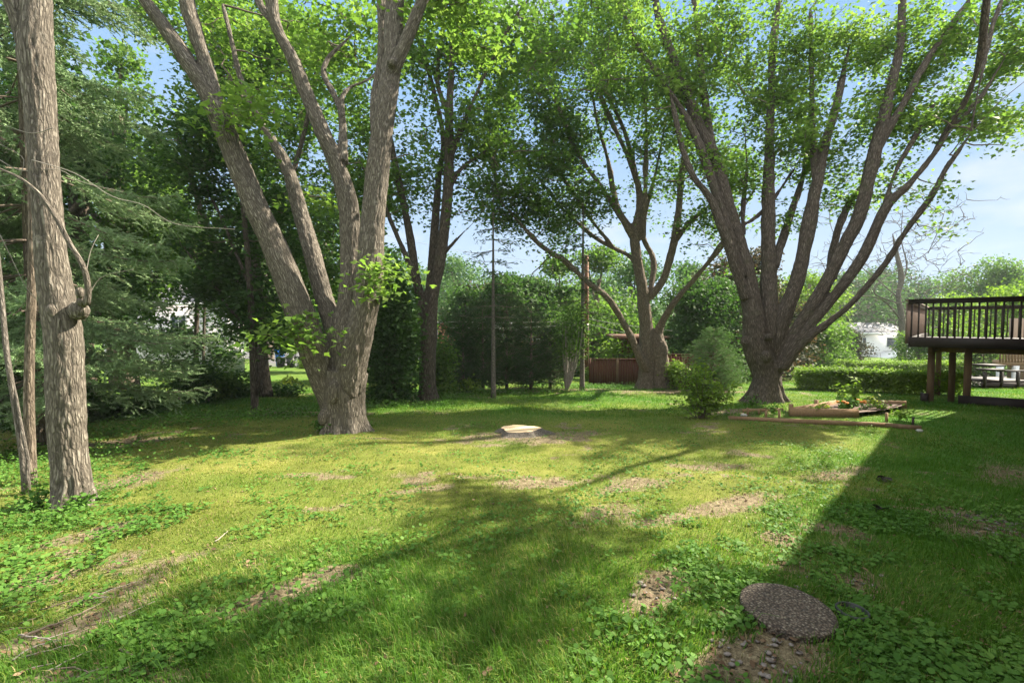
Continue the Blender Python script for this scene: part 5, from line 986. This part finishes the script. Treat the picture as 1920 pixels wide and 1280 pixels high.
for q in (c1_, (c1_ + c4_) / 2, c4_): mb = MB(); mb.box((q[0] + .05, q[1] + .05, q[2] + .13), (.07, .07, .3)); mb.build('corner_post', M['bed_wood'], rb)
mb = MB(); n = 9; V = []
for i in range(n):
    for j in range(n):
        u, v = i / (n - 1), j / (n - 1); q = (c1_ * (1 - u) + c2_ * u) * (1 - v) + (c4_ * (1 - u) + c3_ * u) * v; V.append((q[0], q[1], float(gz(q[0], q[1])) + .10 + .02 * random.random()))
ii = (np.arange(n - 1)[:, None] * n + np.arange(n - 1)).ravel(); mk('soil', V, np.stack([ii, ii + n, ii + n + 1, ii + 1], 1), flat('soil', (.10, .065, .045), .95, 0, .4, 12), rb, True)
e0, e1, e2 = G(1366, 786), G(1660, 800), G(1728, 806)
plank('edging_timber', 'long thin edging timber lying in front of the raised bed', e0, e1, .06, .10, M['bed_wood'], 'timber', 'garden bed edging timbers')
plank('edging_timber', 'short dark edging timber at the right end of the garden bed', e1, e2, .06, .10, M['post_wood'], 'timber', 'garden bed edging timbers')
f0, f1 = G(1392, 772), G(1468, 770)
plank('edging_timber', 'short timber between the open shrub and the raised bed', f0, f1, .05, .09, M['bed_wood'], 'timber', 'garden bed edging timbers')
labs = ['leftmost wooden stake behind the open shrub', 'second wooden stake left of the raised bed', 'third wooden stake, in front of the raised bed corner', 'wooden stake at the left front of the edging timber', 'wooden stake on the edging timber right of the flowers', 'dark stake at the right end of the edging timber', 'short stake beside the raised bed']
for lab, (px, py, hh) in zip(labs, [(1402, 779, .22), (1423, 777, .18), (1436, 783, .2), (1461, 786, .26), (1662, 792, .24), (1711, 803, .26), (1437, 772, .15)]):
    q = G(px, py); mb = MB(); mb.box((q[0], q[1], q[2] + hh / 2 - .03), (.04, .04, hh), random.random(), (random.uniform(-.06, .06), random.uniform(-.06, .06))); tag(mb.build('wooden_stake', M['bed_wood'] if px != 1711 else M['deck_wood'], None), lab, 'stake', 'stakes around the garden bed')
# plants of the bed
def stem_plant(name, label, q, h, r, nst, mat, leaf, per=14, shape=LEAF, group=None, cat='plant', z=0.0):
    t = thing(name, (q[0], q[1], q[2] + z), label, cat, group); mb = MB(); C = []
    for k in range(nst):
        a = rng.uniform(0, 6.283); rr = r * rng.uniform(.2, 1); hh = h * rng.uniform(.6, 1.05); p = smooth_line([(q[0], q[1], q[2] + z - .02, 0), (q[0] + math.cos(a) * rr * .4, q[1] + math.sin(a) * rr * .4, q[2] + z + hh * .6, 0), (q[0] + math.cos(a) * rr, q[1] + math.sin(a) * rr, q[2] + z + hh, 0)], .04)[:, :3]
        mb.tube(p, np.linspace(.006, .002, len(p)), 4, cap=False); idx = rng.integers(len(p) // 4, len(p), per); C.append(p[idx] + rng.normal(size=(per, 3)) * leaf * .5)
    mb.build('stems', M['weed'], t, True); leaves_obj('leaves', np.vstack(C), leaf, M[mat], t, shape, .5); return t
stem_plant('tall_plant', 'tall leafy seedling with yellow green leaves in the raised bed, left one', G(1578, 768), .62, .12, 4, 'leaf_hedge', .10, 16, z=.1)
stem_plant('tall_plant', 'tallest leafy seedling in the raised bed, right of the other one', G(1602, 768), .72, .2, 6, 'leaf_hedge', .10, 18, z=.1)
stem_plant('squash_plant', 'broad leaved dark plant behind the orange flowers', G(1592, 775), .34, .30, 9, 'weed', .12, 9, z=.1)
for lab, (px, py) in zip(['orange flowers at the middle of the raised bed', 'orange flowers at the right of the raised bed'], [(1580, 779), (1622, 776)]):
    q = G(px, py); t = stem_plant('marigold', lab, q, .2, .16, 8, 'weed', .05, 8, z=.1, cat='flowers'); mb = MB()
    for k in range(5):
        a = rng.uniform(0, 6.283); rr = rng.uniform(0, .2); cc = (q[0] + math.cos(a) * rr, q[1] + math.sin(a) * rr * .7, q[2] + .1 + rng.uniform(.16, .26)); mb.lathe(cc, [(.002, -.02), (.03, -.005), (.038, .01), (.022, .024), (.002, .028)], 8)
    mb.build('blossoms', M['flower'], t)
for lab, (px, py, h, r, mt) in zip(['leafy vegetable plant at the left of the raised bed', 'leafy vegetable plant in the left middle of the raised bed', 'grassy clump between the stakes left of the raised bed', 'low plant at the right end of the raised bed', 'yellow green plant at the far right of the raised bed', 'low leafy plant beside the open shrub', 'small weed right of the edging timber'],
      [(1525, 779, .18, .25, 'leaf_hedge'), (1548, 778, .16, .22, 'leaf_yellow'), (1450, 779, .3, .3, 'weed'), (1655, 775, .18, .2, 'leaf_hedge'), (1640, 770, .26, .2, 'leaf_yellow'), (1410, 766, .3, .35, 'weed'), (1690, 790, .18, .2, 'leaf_hedge')]):
    stem_plant('garden_plant', lab, G(px, py), h, r, 9, mt, .07, 10, OVAL, 'plants in the garden bed', z=.08)
for lab, (px, py, s_) in zip(['pale stone beside the stakes, larger one', 'pale stone beside the stakes, smaller one', 'light stone at the right end of the edging timber'], [(1395, 780, .08), (1382, 784, .055), (1724, 808, .06)]):
    q = G(px, py); mb = MB(); mb.lathe((q[0], q[1], q[2] + s_ * .3), [(.001, -s_ * .4), (s_ * .8, -s_ * .2), (s_, s_ * .1), (s_ * .6, s_ * .45), (.001, s_ * .5)], 11); V, F, _ = mb.arrays(); V = V + (vnoise(V * 9) - .5)[:, None] * s_ * .5; tag(mk('stone', V, F, M['concrete'], None, True), lab, 'stone', 'stones by the garden bed')

# ================================================================== stump
q = G(975, 812); sx, sy, sz = q
stp = thing('tree_stump', (sx, sy, sz), 'low freshly cut tree stump with a pale top in the middle of the lawn', 'stump')
a = np.arange(64) / 64 * 2 * math.pi; wob = 1 + .10 * np.sin(3 * a + 1) + .06 * np.sin(5 * a) + .03 * np.sin(11 * a)
def ring(r, z, e=1): return np.stack([sx + np.cos(a) * r * (1 + (wob - 1) * e), sy + np.sin(a) * r * .85 * (1 + (wob - 1) * e), np.full(64, sz + z)], 1)
rs = [ring(.56, -.06, 2), ring(.46, .02, 1.8), ring(.40, .045, 1.3), ring(.375, .085, 1), ring(.365, .092, 1)]; V = np.vstack(rs); i = np.arange(64)
F = np.concatenate([np.stack([k * 64 + i, k * 64 + (i + 1) % 64, (k + 1) * 64 + (i + 1) % 64, (k + 1) * 64 + i], 1) for k in range(4)])
mk('bark', V, F, M['bark_grey'], stp, True, {'bk': V})
m, t, b, l = newmat('cut_wood'); o = t.nodes.new('ShaderNodeTexCoord').outputs['Object']; w = t.nodes.new('ShaderNodeTexWave'); w.wave_type = 'RINGS'; w.rings_direction = 'Z'; w.inputs['Scale'].default_value = 9; w.inputs['Distortion'].default_value = 2.5; w.inputs['Detail'].default_value = 3
l(o, w.inputs['Vector']); r = ramp(t, [(.50, .36, .20), (.72, .56, .36)]); l(w.outputs['Fac'], r.inputs['Fac']); l(r.outputs['Color'], b.inputs['Base Color']); b.inputs['Roughness'].default_value = .85
M['cut'] = m; V = np.vstack([ring(.362, .093), [(sx, sy, sz + .097)]]); F = np.stack([i, (i + 1) % 64, np.full(64, 64)], 1); mk('cut_top', V, F, m, stp)

# ================================================================== round aggregate lid and the pipe mouth beside it
q = G(1475, 1152); lx, ly, lz = q; lz = float(gz(lx, ly))
m, t, b, l = newmat('pebble_aggregate'); o = t.nodes.new('ShaderNodeTexCoord').outputs['Object']; v = t.nodes.new('ShaderNodeTexVoronoi'); v.inputs['Scale'].default_value = 75; l(o, v.inputs['Vector'])
sep = t.nodes.new('ShaderNodeSeparateColor'); l(v.outputs['Color'], sep.inputs[0]); r = ramp(t, [(.075, .06, .045), (.18, .14, .10), (.12, .09, .065), (.27, .235, .18), (.10, .085, .07)], [0, .3, .6, .85, 1]); l(sep.outputs[0], r.inputs['Fac'])
d = ramp(t, [(1, 1, 1), (.25, .22, .2)], [.25, .62]); l(v.outputs['Distance'], d.inputs['Fac']); v.inputs['Randomness'].default_value = 1
l(mixc(t, 1.0, r.outputs['Color'], d.outputs['Color'], 'MULTIPLY'), b.inputs['Base Color']); b.inputs['Roughness'].default_value = .8
inv = t.nodes.new('ShaderNodeMath'); inv.operation = 'SUBTRACT'; inv.inputs[0].default_value = 1; l(v.outputs['Distance'], inv.inputs[1]); bump(t, b, inv.outputs[0], .9, .008)
lid = MB(); lid.lathe((0, 0, 0), [(.001, .04), (.10, .04), (.18, .04), (.237, .039), (.247, .034), (.25, .026), (.25, -.06)], 72); V, F, _ = lid.arrays(); V[:, 2] += (vnoise(V * 30) - .5) * .004; V = V @ np.array([[1, 0, 0], [0, 1, .02], [0, -.02, 1]]) + (lx, ly, lz + .012)
lo = mk('concrete_lid', V, F, m, None, True); tag(lo, 'round pebbled concrete lid set in the shaded grass', 'lid')
q = G(1598, 1160); mb = MB(); mb.lathe((q[0], q[1], q[2] + .02), [(.085, -.1), (.085, .035), (.078, .04), (.07, .035), (.07, -.1), (.001, -.11)], 28); V, F, _ = mb.arrays(); tag(mk('drain_pipe', V, F, M['dark_plastic'], None, True), 'black plastic pipe mouth in the ground beside the round lid', 'pipe')

# ================================================================== grass, weeds, litter
def scatter(n, ymin, ymax, power=1.0):
    y = ymin + (ymax - ymin) * rng.random(n) ** power; x = (rng.random(n) * 2 - 1) * (y * 1.18 + .9); return x, y
LIDC = (lx, ly)
def grass(name, label, n, ymin, ymax, h, w, mat, want, power, kind_mask):
    x, y = scatter(n, ymin, ymax, power); b = bare(x, y); lu = lush(x, y); k = rng.random(n); keep = (k > b * 1.15) & kind_mask(lu, rng.random(n)) & (np.hypot(x - LIDC[0], y - LIDC[1]) > .25) & (np.hypot(x - sx, y - sy) > .36)
    x, y, lu = x[keep], y[keep], lu[keep]; n = len(x); tuft = n2(x, y, 2.6, 5) * .6 + n2(x, y, 7, 1) * .6
    hh = h * rng.uniform(.45, 1.25, n) * (.45 + .85 * tuft) * (.75 + .6 * lu); ww = w * rng.uniform(.7, 1.3, n)
    a = n2(x, y, .8, 12) * 9 + rng.normal(size=n) * 1.1; lean = rng.uniform(.2, 1.05, n); dx, dy = np.cos(a), np.sin(a); fa = rng.uniform(0, 6.283, n); fx, fy = np.cos(fa), np.sin(fa)
    z = gz(x, y) - .012; B = np.stack([x, y, z], 1); s_ = np.stack([fx, fy, 0 * fx], 1) * ww[:, None] * .5; d_ = np.stack([dx, dy, 0 * dx], 1); up = np.array((0, 0, 1.0))
    m1 = B + d_ * (hh * lean * .28)[:, None] + up * (hh * .6)[:, None]; tp = B + d_ * (hh * lean)[:, None] + up * (hh * np.sqrt(np.clip(1 - .6 * lean ** 2 * .8, .15, 1)))[:, None]
    V = np.stack([B - s_, B + s_, m1 + s_ * .75, m1 - s_ * .75, tp], 1).reshape(-1, 3); i = np.arange(n)[:, None] * 5
    o = mk(name, V, [np.hstack([i, i + 1, i + 2, i + 3]), np.hstack([i + 3, i + 2, i + 4])], mat); return tag(o, label, 'grass', kind='stuff')
mid_mask = lambda lu, r: r > lu; lush_mask = lambda lu, r: r < lu
grass('lawn_grass', 'short yellow green turf across the open lawn', 340000, 1.5, 11, .052, .0058, M['grass'], 0, 1.45, mid_mask)
grass('long_grass', 'long deep green grass along the shaded side of the lawn', 350000, 1.5, 11, .058, .0055, M['grass_lush'], 0, 1.5, lush_mask)
grass('dry_grass', 'dry straw coloured blades mixed into the lawn', 85000, 1.5, 11, .05, .005, M['grass_dry'], 0, 1.4, lambda lu, r: r > lu * .75 + .1)
grass('far_grass', 'lawn grass towards the back of the plot', 190000, 11, 24, .06, .012, M['grass'], 0, 1.3, mid_mask)
grass('far_long_grass', 'greener grass at the back of the lawn', 190000, 11, 24, .065, .012, M['grass_lush'], 0, 1.3, lush_mask)
grass('tall_tufts', 'wispy longer tufts of grass in the near shade', 15000, 1.5, 6.0, .13, .0042, M['grass_lush'], 0, 1.5, lambda lu, r: (lu > .45) & (r < .9))
# round leaved creeping weeds
x, y = scatter(210000, 1.5, 10, 1.5); mk_ = n2(x, y, 1.5, 21) * .55 + n2(x, y, 5.5, 2) * .45
leftb = 1 / (1 + np.exp((x + y * .62 + .2) * 3)); rightb = 1 / (1 + np.exp(-(x - .45 * y + .1) * 4)) * (y < 4.5)
pr = np.clip((mk_ - .47) * 7, 0, 1) * (.28 + .72 * np.maximum(leftb, rightb)); keep = (rng.random(len(x)) < pr) & (rng.random(len(x)) > bare(x, y) * .8) & (np.hypot(x - LIDC[0], y - LIDC[1]) > .26) & (np.hypot(x - sx, y - sy) > .4)
x, y = x[keep], y[keep]; C = np.stack([x, y, gz(x, y) + rng.uniform(.01, .05, len(x))], 1)
tag(leaves_obj('creeping_weeds', C, .030, M['weed'], None, ROUND, 1.3), 'round leaved creeping weeds spreading through the lawn', 'ground cover', kind='stuff')
# ivy-like ground cover along the left and back edges
C = []
for (px, py, a_, b_) in [(330, 790, 1.6, .6), (420, 780, 1.5, .5), (520, 778, 1.6, .4), (600, 768, 1.2, .4), (720, 762, 1.4, .4), (830, 745, 1.6, .5), (1000, 735, 2.4, .6), (1130, 727, 2.0, .5), (20, 900, 1.0, .8), (60, 985, .5, .3), (190, 812, 1.2, .5), (100, 860, 1.4, .8), (15, 1150, .25, .5), (1100, 728, 2, .4), (900, 738, 2, .5)]:
    q = G(px, py); n = int(1500 * a_ * b_ * (3 if q[1] < 6 else 1)); v = rng.normal(size=(n, 2)) * np.array((a_, b_)) * .6; X, Y = q[0] + v[:, 0], q[1] + v[:, 1]; C.append(np.stack([X, Y, gz(X, Y) + rng.random(n) ** 2 * .18 + .02], 1))
C = np.vstack(C); tag(leaves_obj('ground_cover', C, np.where(C[:, 1] < 7, .036, .06), M['weed'], None, OVAL, 1.0), 'leafy ground cover along the back edge of the lawn and round the left trunks', 'ground cover', kind='stuff')
# broad leaved weeds at the roots of the trunks
for lab, (px, py, h, r, n_, lf) in zip(['weeds at the left foot of the huge split trunk', 'weeds at the right foot of the huge split trunk', 'bright weed against the left foreground trunk, right side', 'bright weed left of the left foreground trunk', 'sprout in the crotch of the huge split tree'],
     [(600, 812, .25, .28, 12, .07), (692, 806, .2, .2, 9, .06), (150, 955, .16, .2, 12, .055), (70, 955, .2, .2, 12, .06), (640, 745, 0, 0, 0, 0)][:4]):
    stem_plant('weed_clump', lab, G(px, py), h, r, n_, 'weed', lf, 12, OVAL, cat='weed')
# dead leaves
x, y = scatter(26000, 1.5, 11, 1.4); keep = rng.random(len(x)) < np.clip(bare(x, y) * .8 + .04 + .3 * ((x > .5 * y) & (y < 5)), 0, 1); x, y = x[keep], y[keep]
tag(leaves_obj('leaf_litter', np.stack([x, y, gz(x, y) + .004 + rng.random(len(x)) * .02], 1), .034, M['litter'], None, OVAL, 1.6), 'brown fallen leaves and bark chips scattered on the bare soil', 'leaf litter', kind='stuff')
# pebbles
mb = MB(); unit = MB().lathe((0, 0, 0), [(.05, -.6), (.8, -.3), (1, .05), (.7, .45), (.05, .6)], 8); uv_, uf_ = unit.V[0], [f for k in unit.F for f in unit.F[k]]
for (px, py, r, n_) in [(1880, 975, .35, 120), (1470, 1240, .35, 34), (1560, 1090, .3, 40), (1240, 1110, .22, 12), (1400, 1200, .2, 16), (1910, 1000, .3, 60)]:
    q = G(px, py)
    for k in range(n_):
        s_ = rng.uniform(.006, .020); X, Y = q[0] + rng.normal() * r * .6, q[1] + rng.normal() * r * .35
        if math.hypot(X - lx, Y - ly) < .27: continue
        mb.add(uv_ * s_ * np.array((rng.uniform(.8, 1.5), 1, .7)) + (X, Y, float(gz(X, Y)) + .002), uf_)
V, F, _ = mb.arrays(); tag(mk('pebbles', V, F, flat('pebble', (.17, .145, .13), .7, 0, .5, 30), None, True), 'small grey pebbles lying in the bare patches near the lid', 'pebbles', kind='stuff')
# fallen sticks, bottom left
for i_, (lab, q) in enumerate([('dark fallen stick curving up from the bottom left corner', [(40, 1200), (90, 1180), (140, 1160), (200, 1130)]), ('pale dry stalk at the bottom left corner, longest one', [(25, 1245), (60, 1220), (110, 1208)]), ('thin orange stalk at the bottom left', [(35, 1195), (80, 1203), (115, 1207)]), ('short dark stick on the grass right of the litter', [(226, 1222), (240, 1230), (258, 1240)]),
     ('crooked dark twig low on the left', [(100, 1262), (140, 1258), (170, 1270)]), ('grey stick among the weeds at the left', [(140, 1140), (165, 1128), (205, 1125)]), ('thin pale twig lying on the sunny lawn', [(403, 1018), (415, 1010), (428, 998)])]):
    p = smooth_line([(*(G(a_, b_) + np.array((0, 0, .02))), 0) for a_, b_ in q], .03)[:, :3]; p[:, 2] += rng.normal(size=len(p)) * .003; mb = MB(); mb.tube(p, np.linspace(.009 if i_ in (0, 3) else .005, .003, len(p)), 6)
    tag(mb.build('fallen_stick', M['twig'] if i_ in (0, 3, 4) else M['deadtwig'], None, True), lab, 'stick', 'sticks lying on the ground')

for k in range(16):
    px, py = [(60, 1165), (110, 1195), (150, 1235), (175, 1180), (60, 1260), (210, 1110), (130, 1130), (190, 950), (90, 1225), (215, 1165), (250, 1150), (155, 1045), (30, 1185), (230, 1260), (175, 1265), (80, 1130)][k]
    q = G(px, py); a = rng.uniform(.2, 1.1); L_ = rng.uniform(.10, .32); z0 = q[2]; d = np.array((math.cos(a), math.sin(a))) * L_ / 2
    p = np.array([(q[0] - d[0], q[1] - d[1], 0), (q[0] + rng.normal() * .012, q[1] + rng.normal() * .012, 0), (q[0] + d[0], q[1] + d[1], 0)]); p = smooth_line(np.hstack([p, np.zeros((3, 1))]), .03)[:, :3]; p[:, 2] = gz(p[:, 0], p[:, 1]) + .012 + rng.random(len(p)) * .008
    mb = MB(); mb.tube(p, np.linspace(.0045, .002, len(p)), 5); tag(mb.build('dry_stick', M['deadtwig'] if k % 3 else M['twig'], None, True), 'thin dry stick among the litter at the lower left', 'stick', 'thin dry sticks in the litter at the lower left')
for lab, (px, py) in zip(['dark curled dead leaf on the edge of the long shadow, upper one', 'dark curled dead leaf inside the long shadow, lower one'], [(1657, 901), (1648, 962)]):
    q = G(px, py); C = q + rng.normal(size=(6, 3)) * np.array((.018, .015, .006)) + np.array((0, 0, .05)); V, F = leaf_mesh(C, .09, OVAL, .6); tag(mk('dead_leaf', V, F, M['deck_wood']), lab, 'dead leaf')
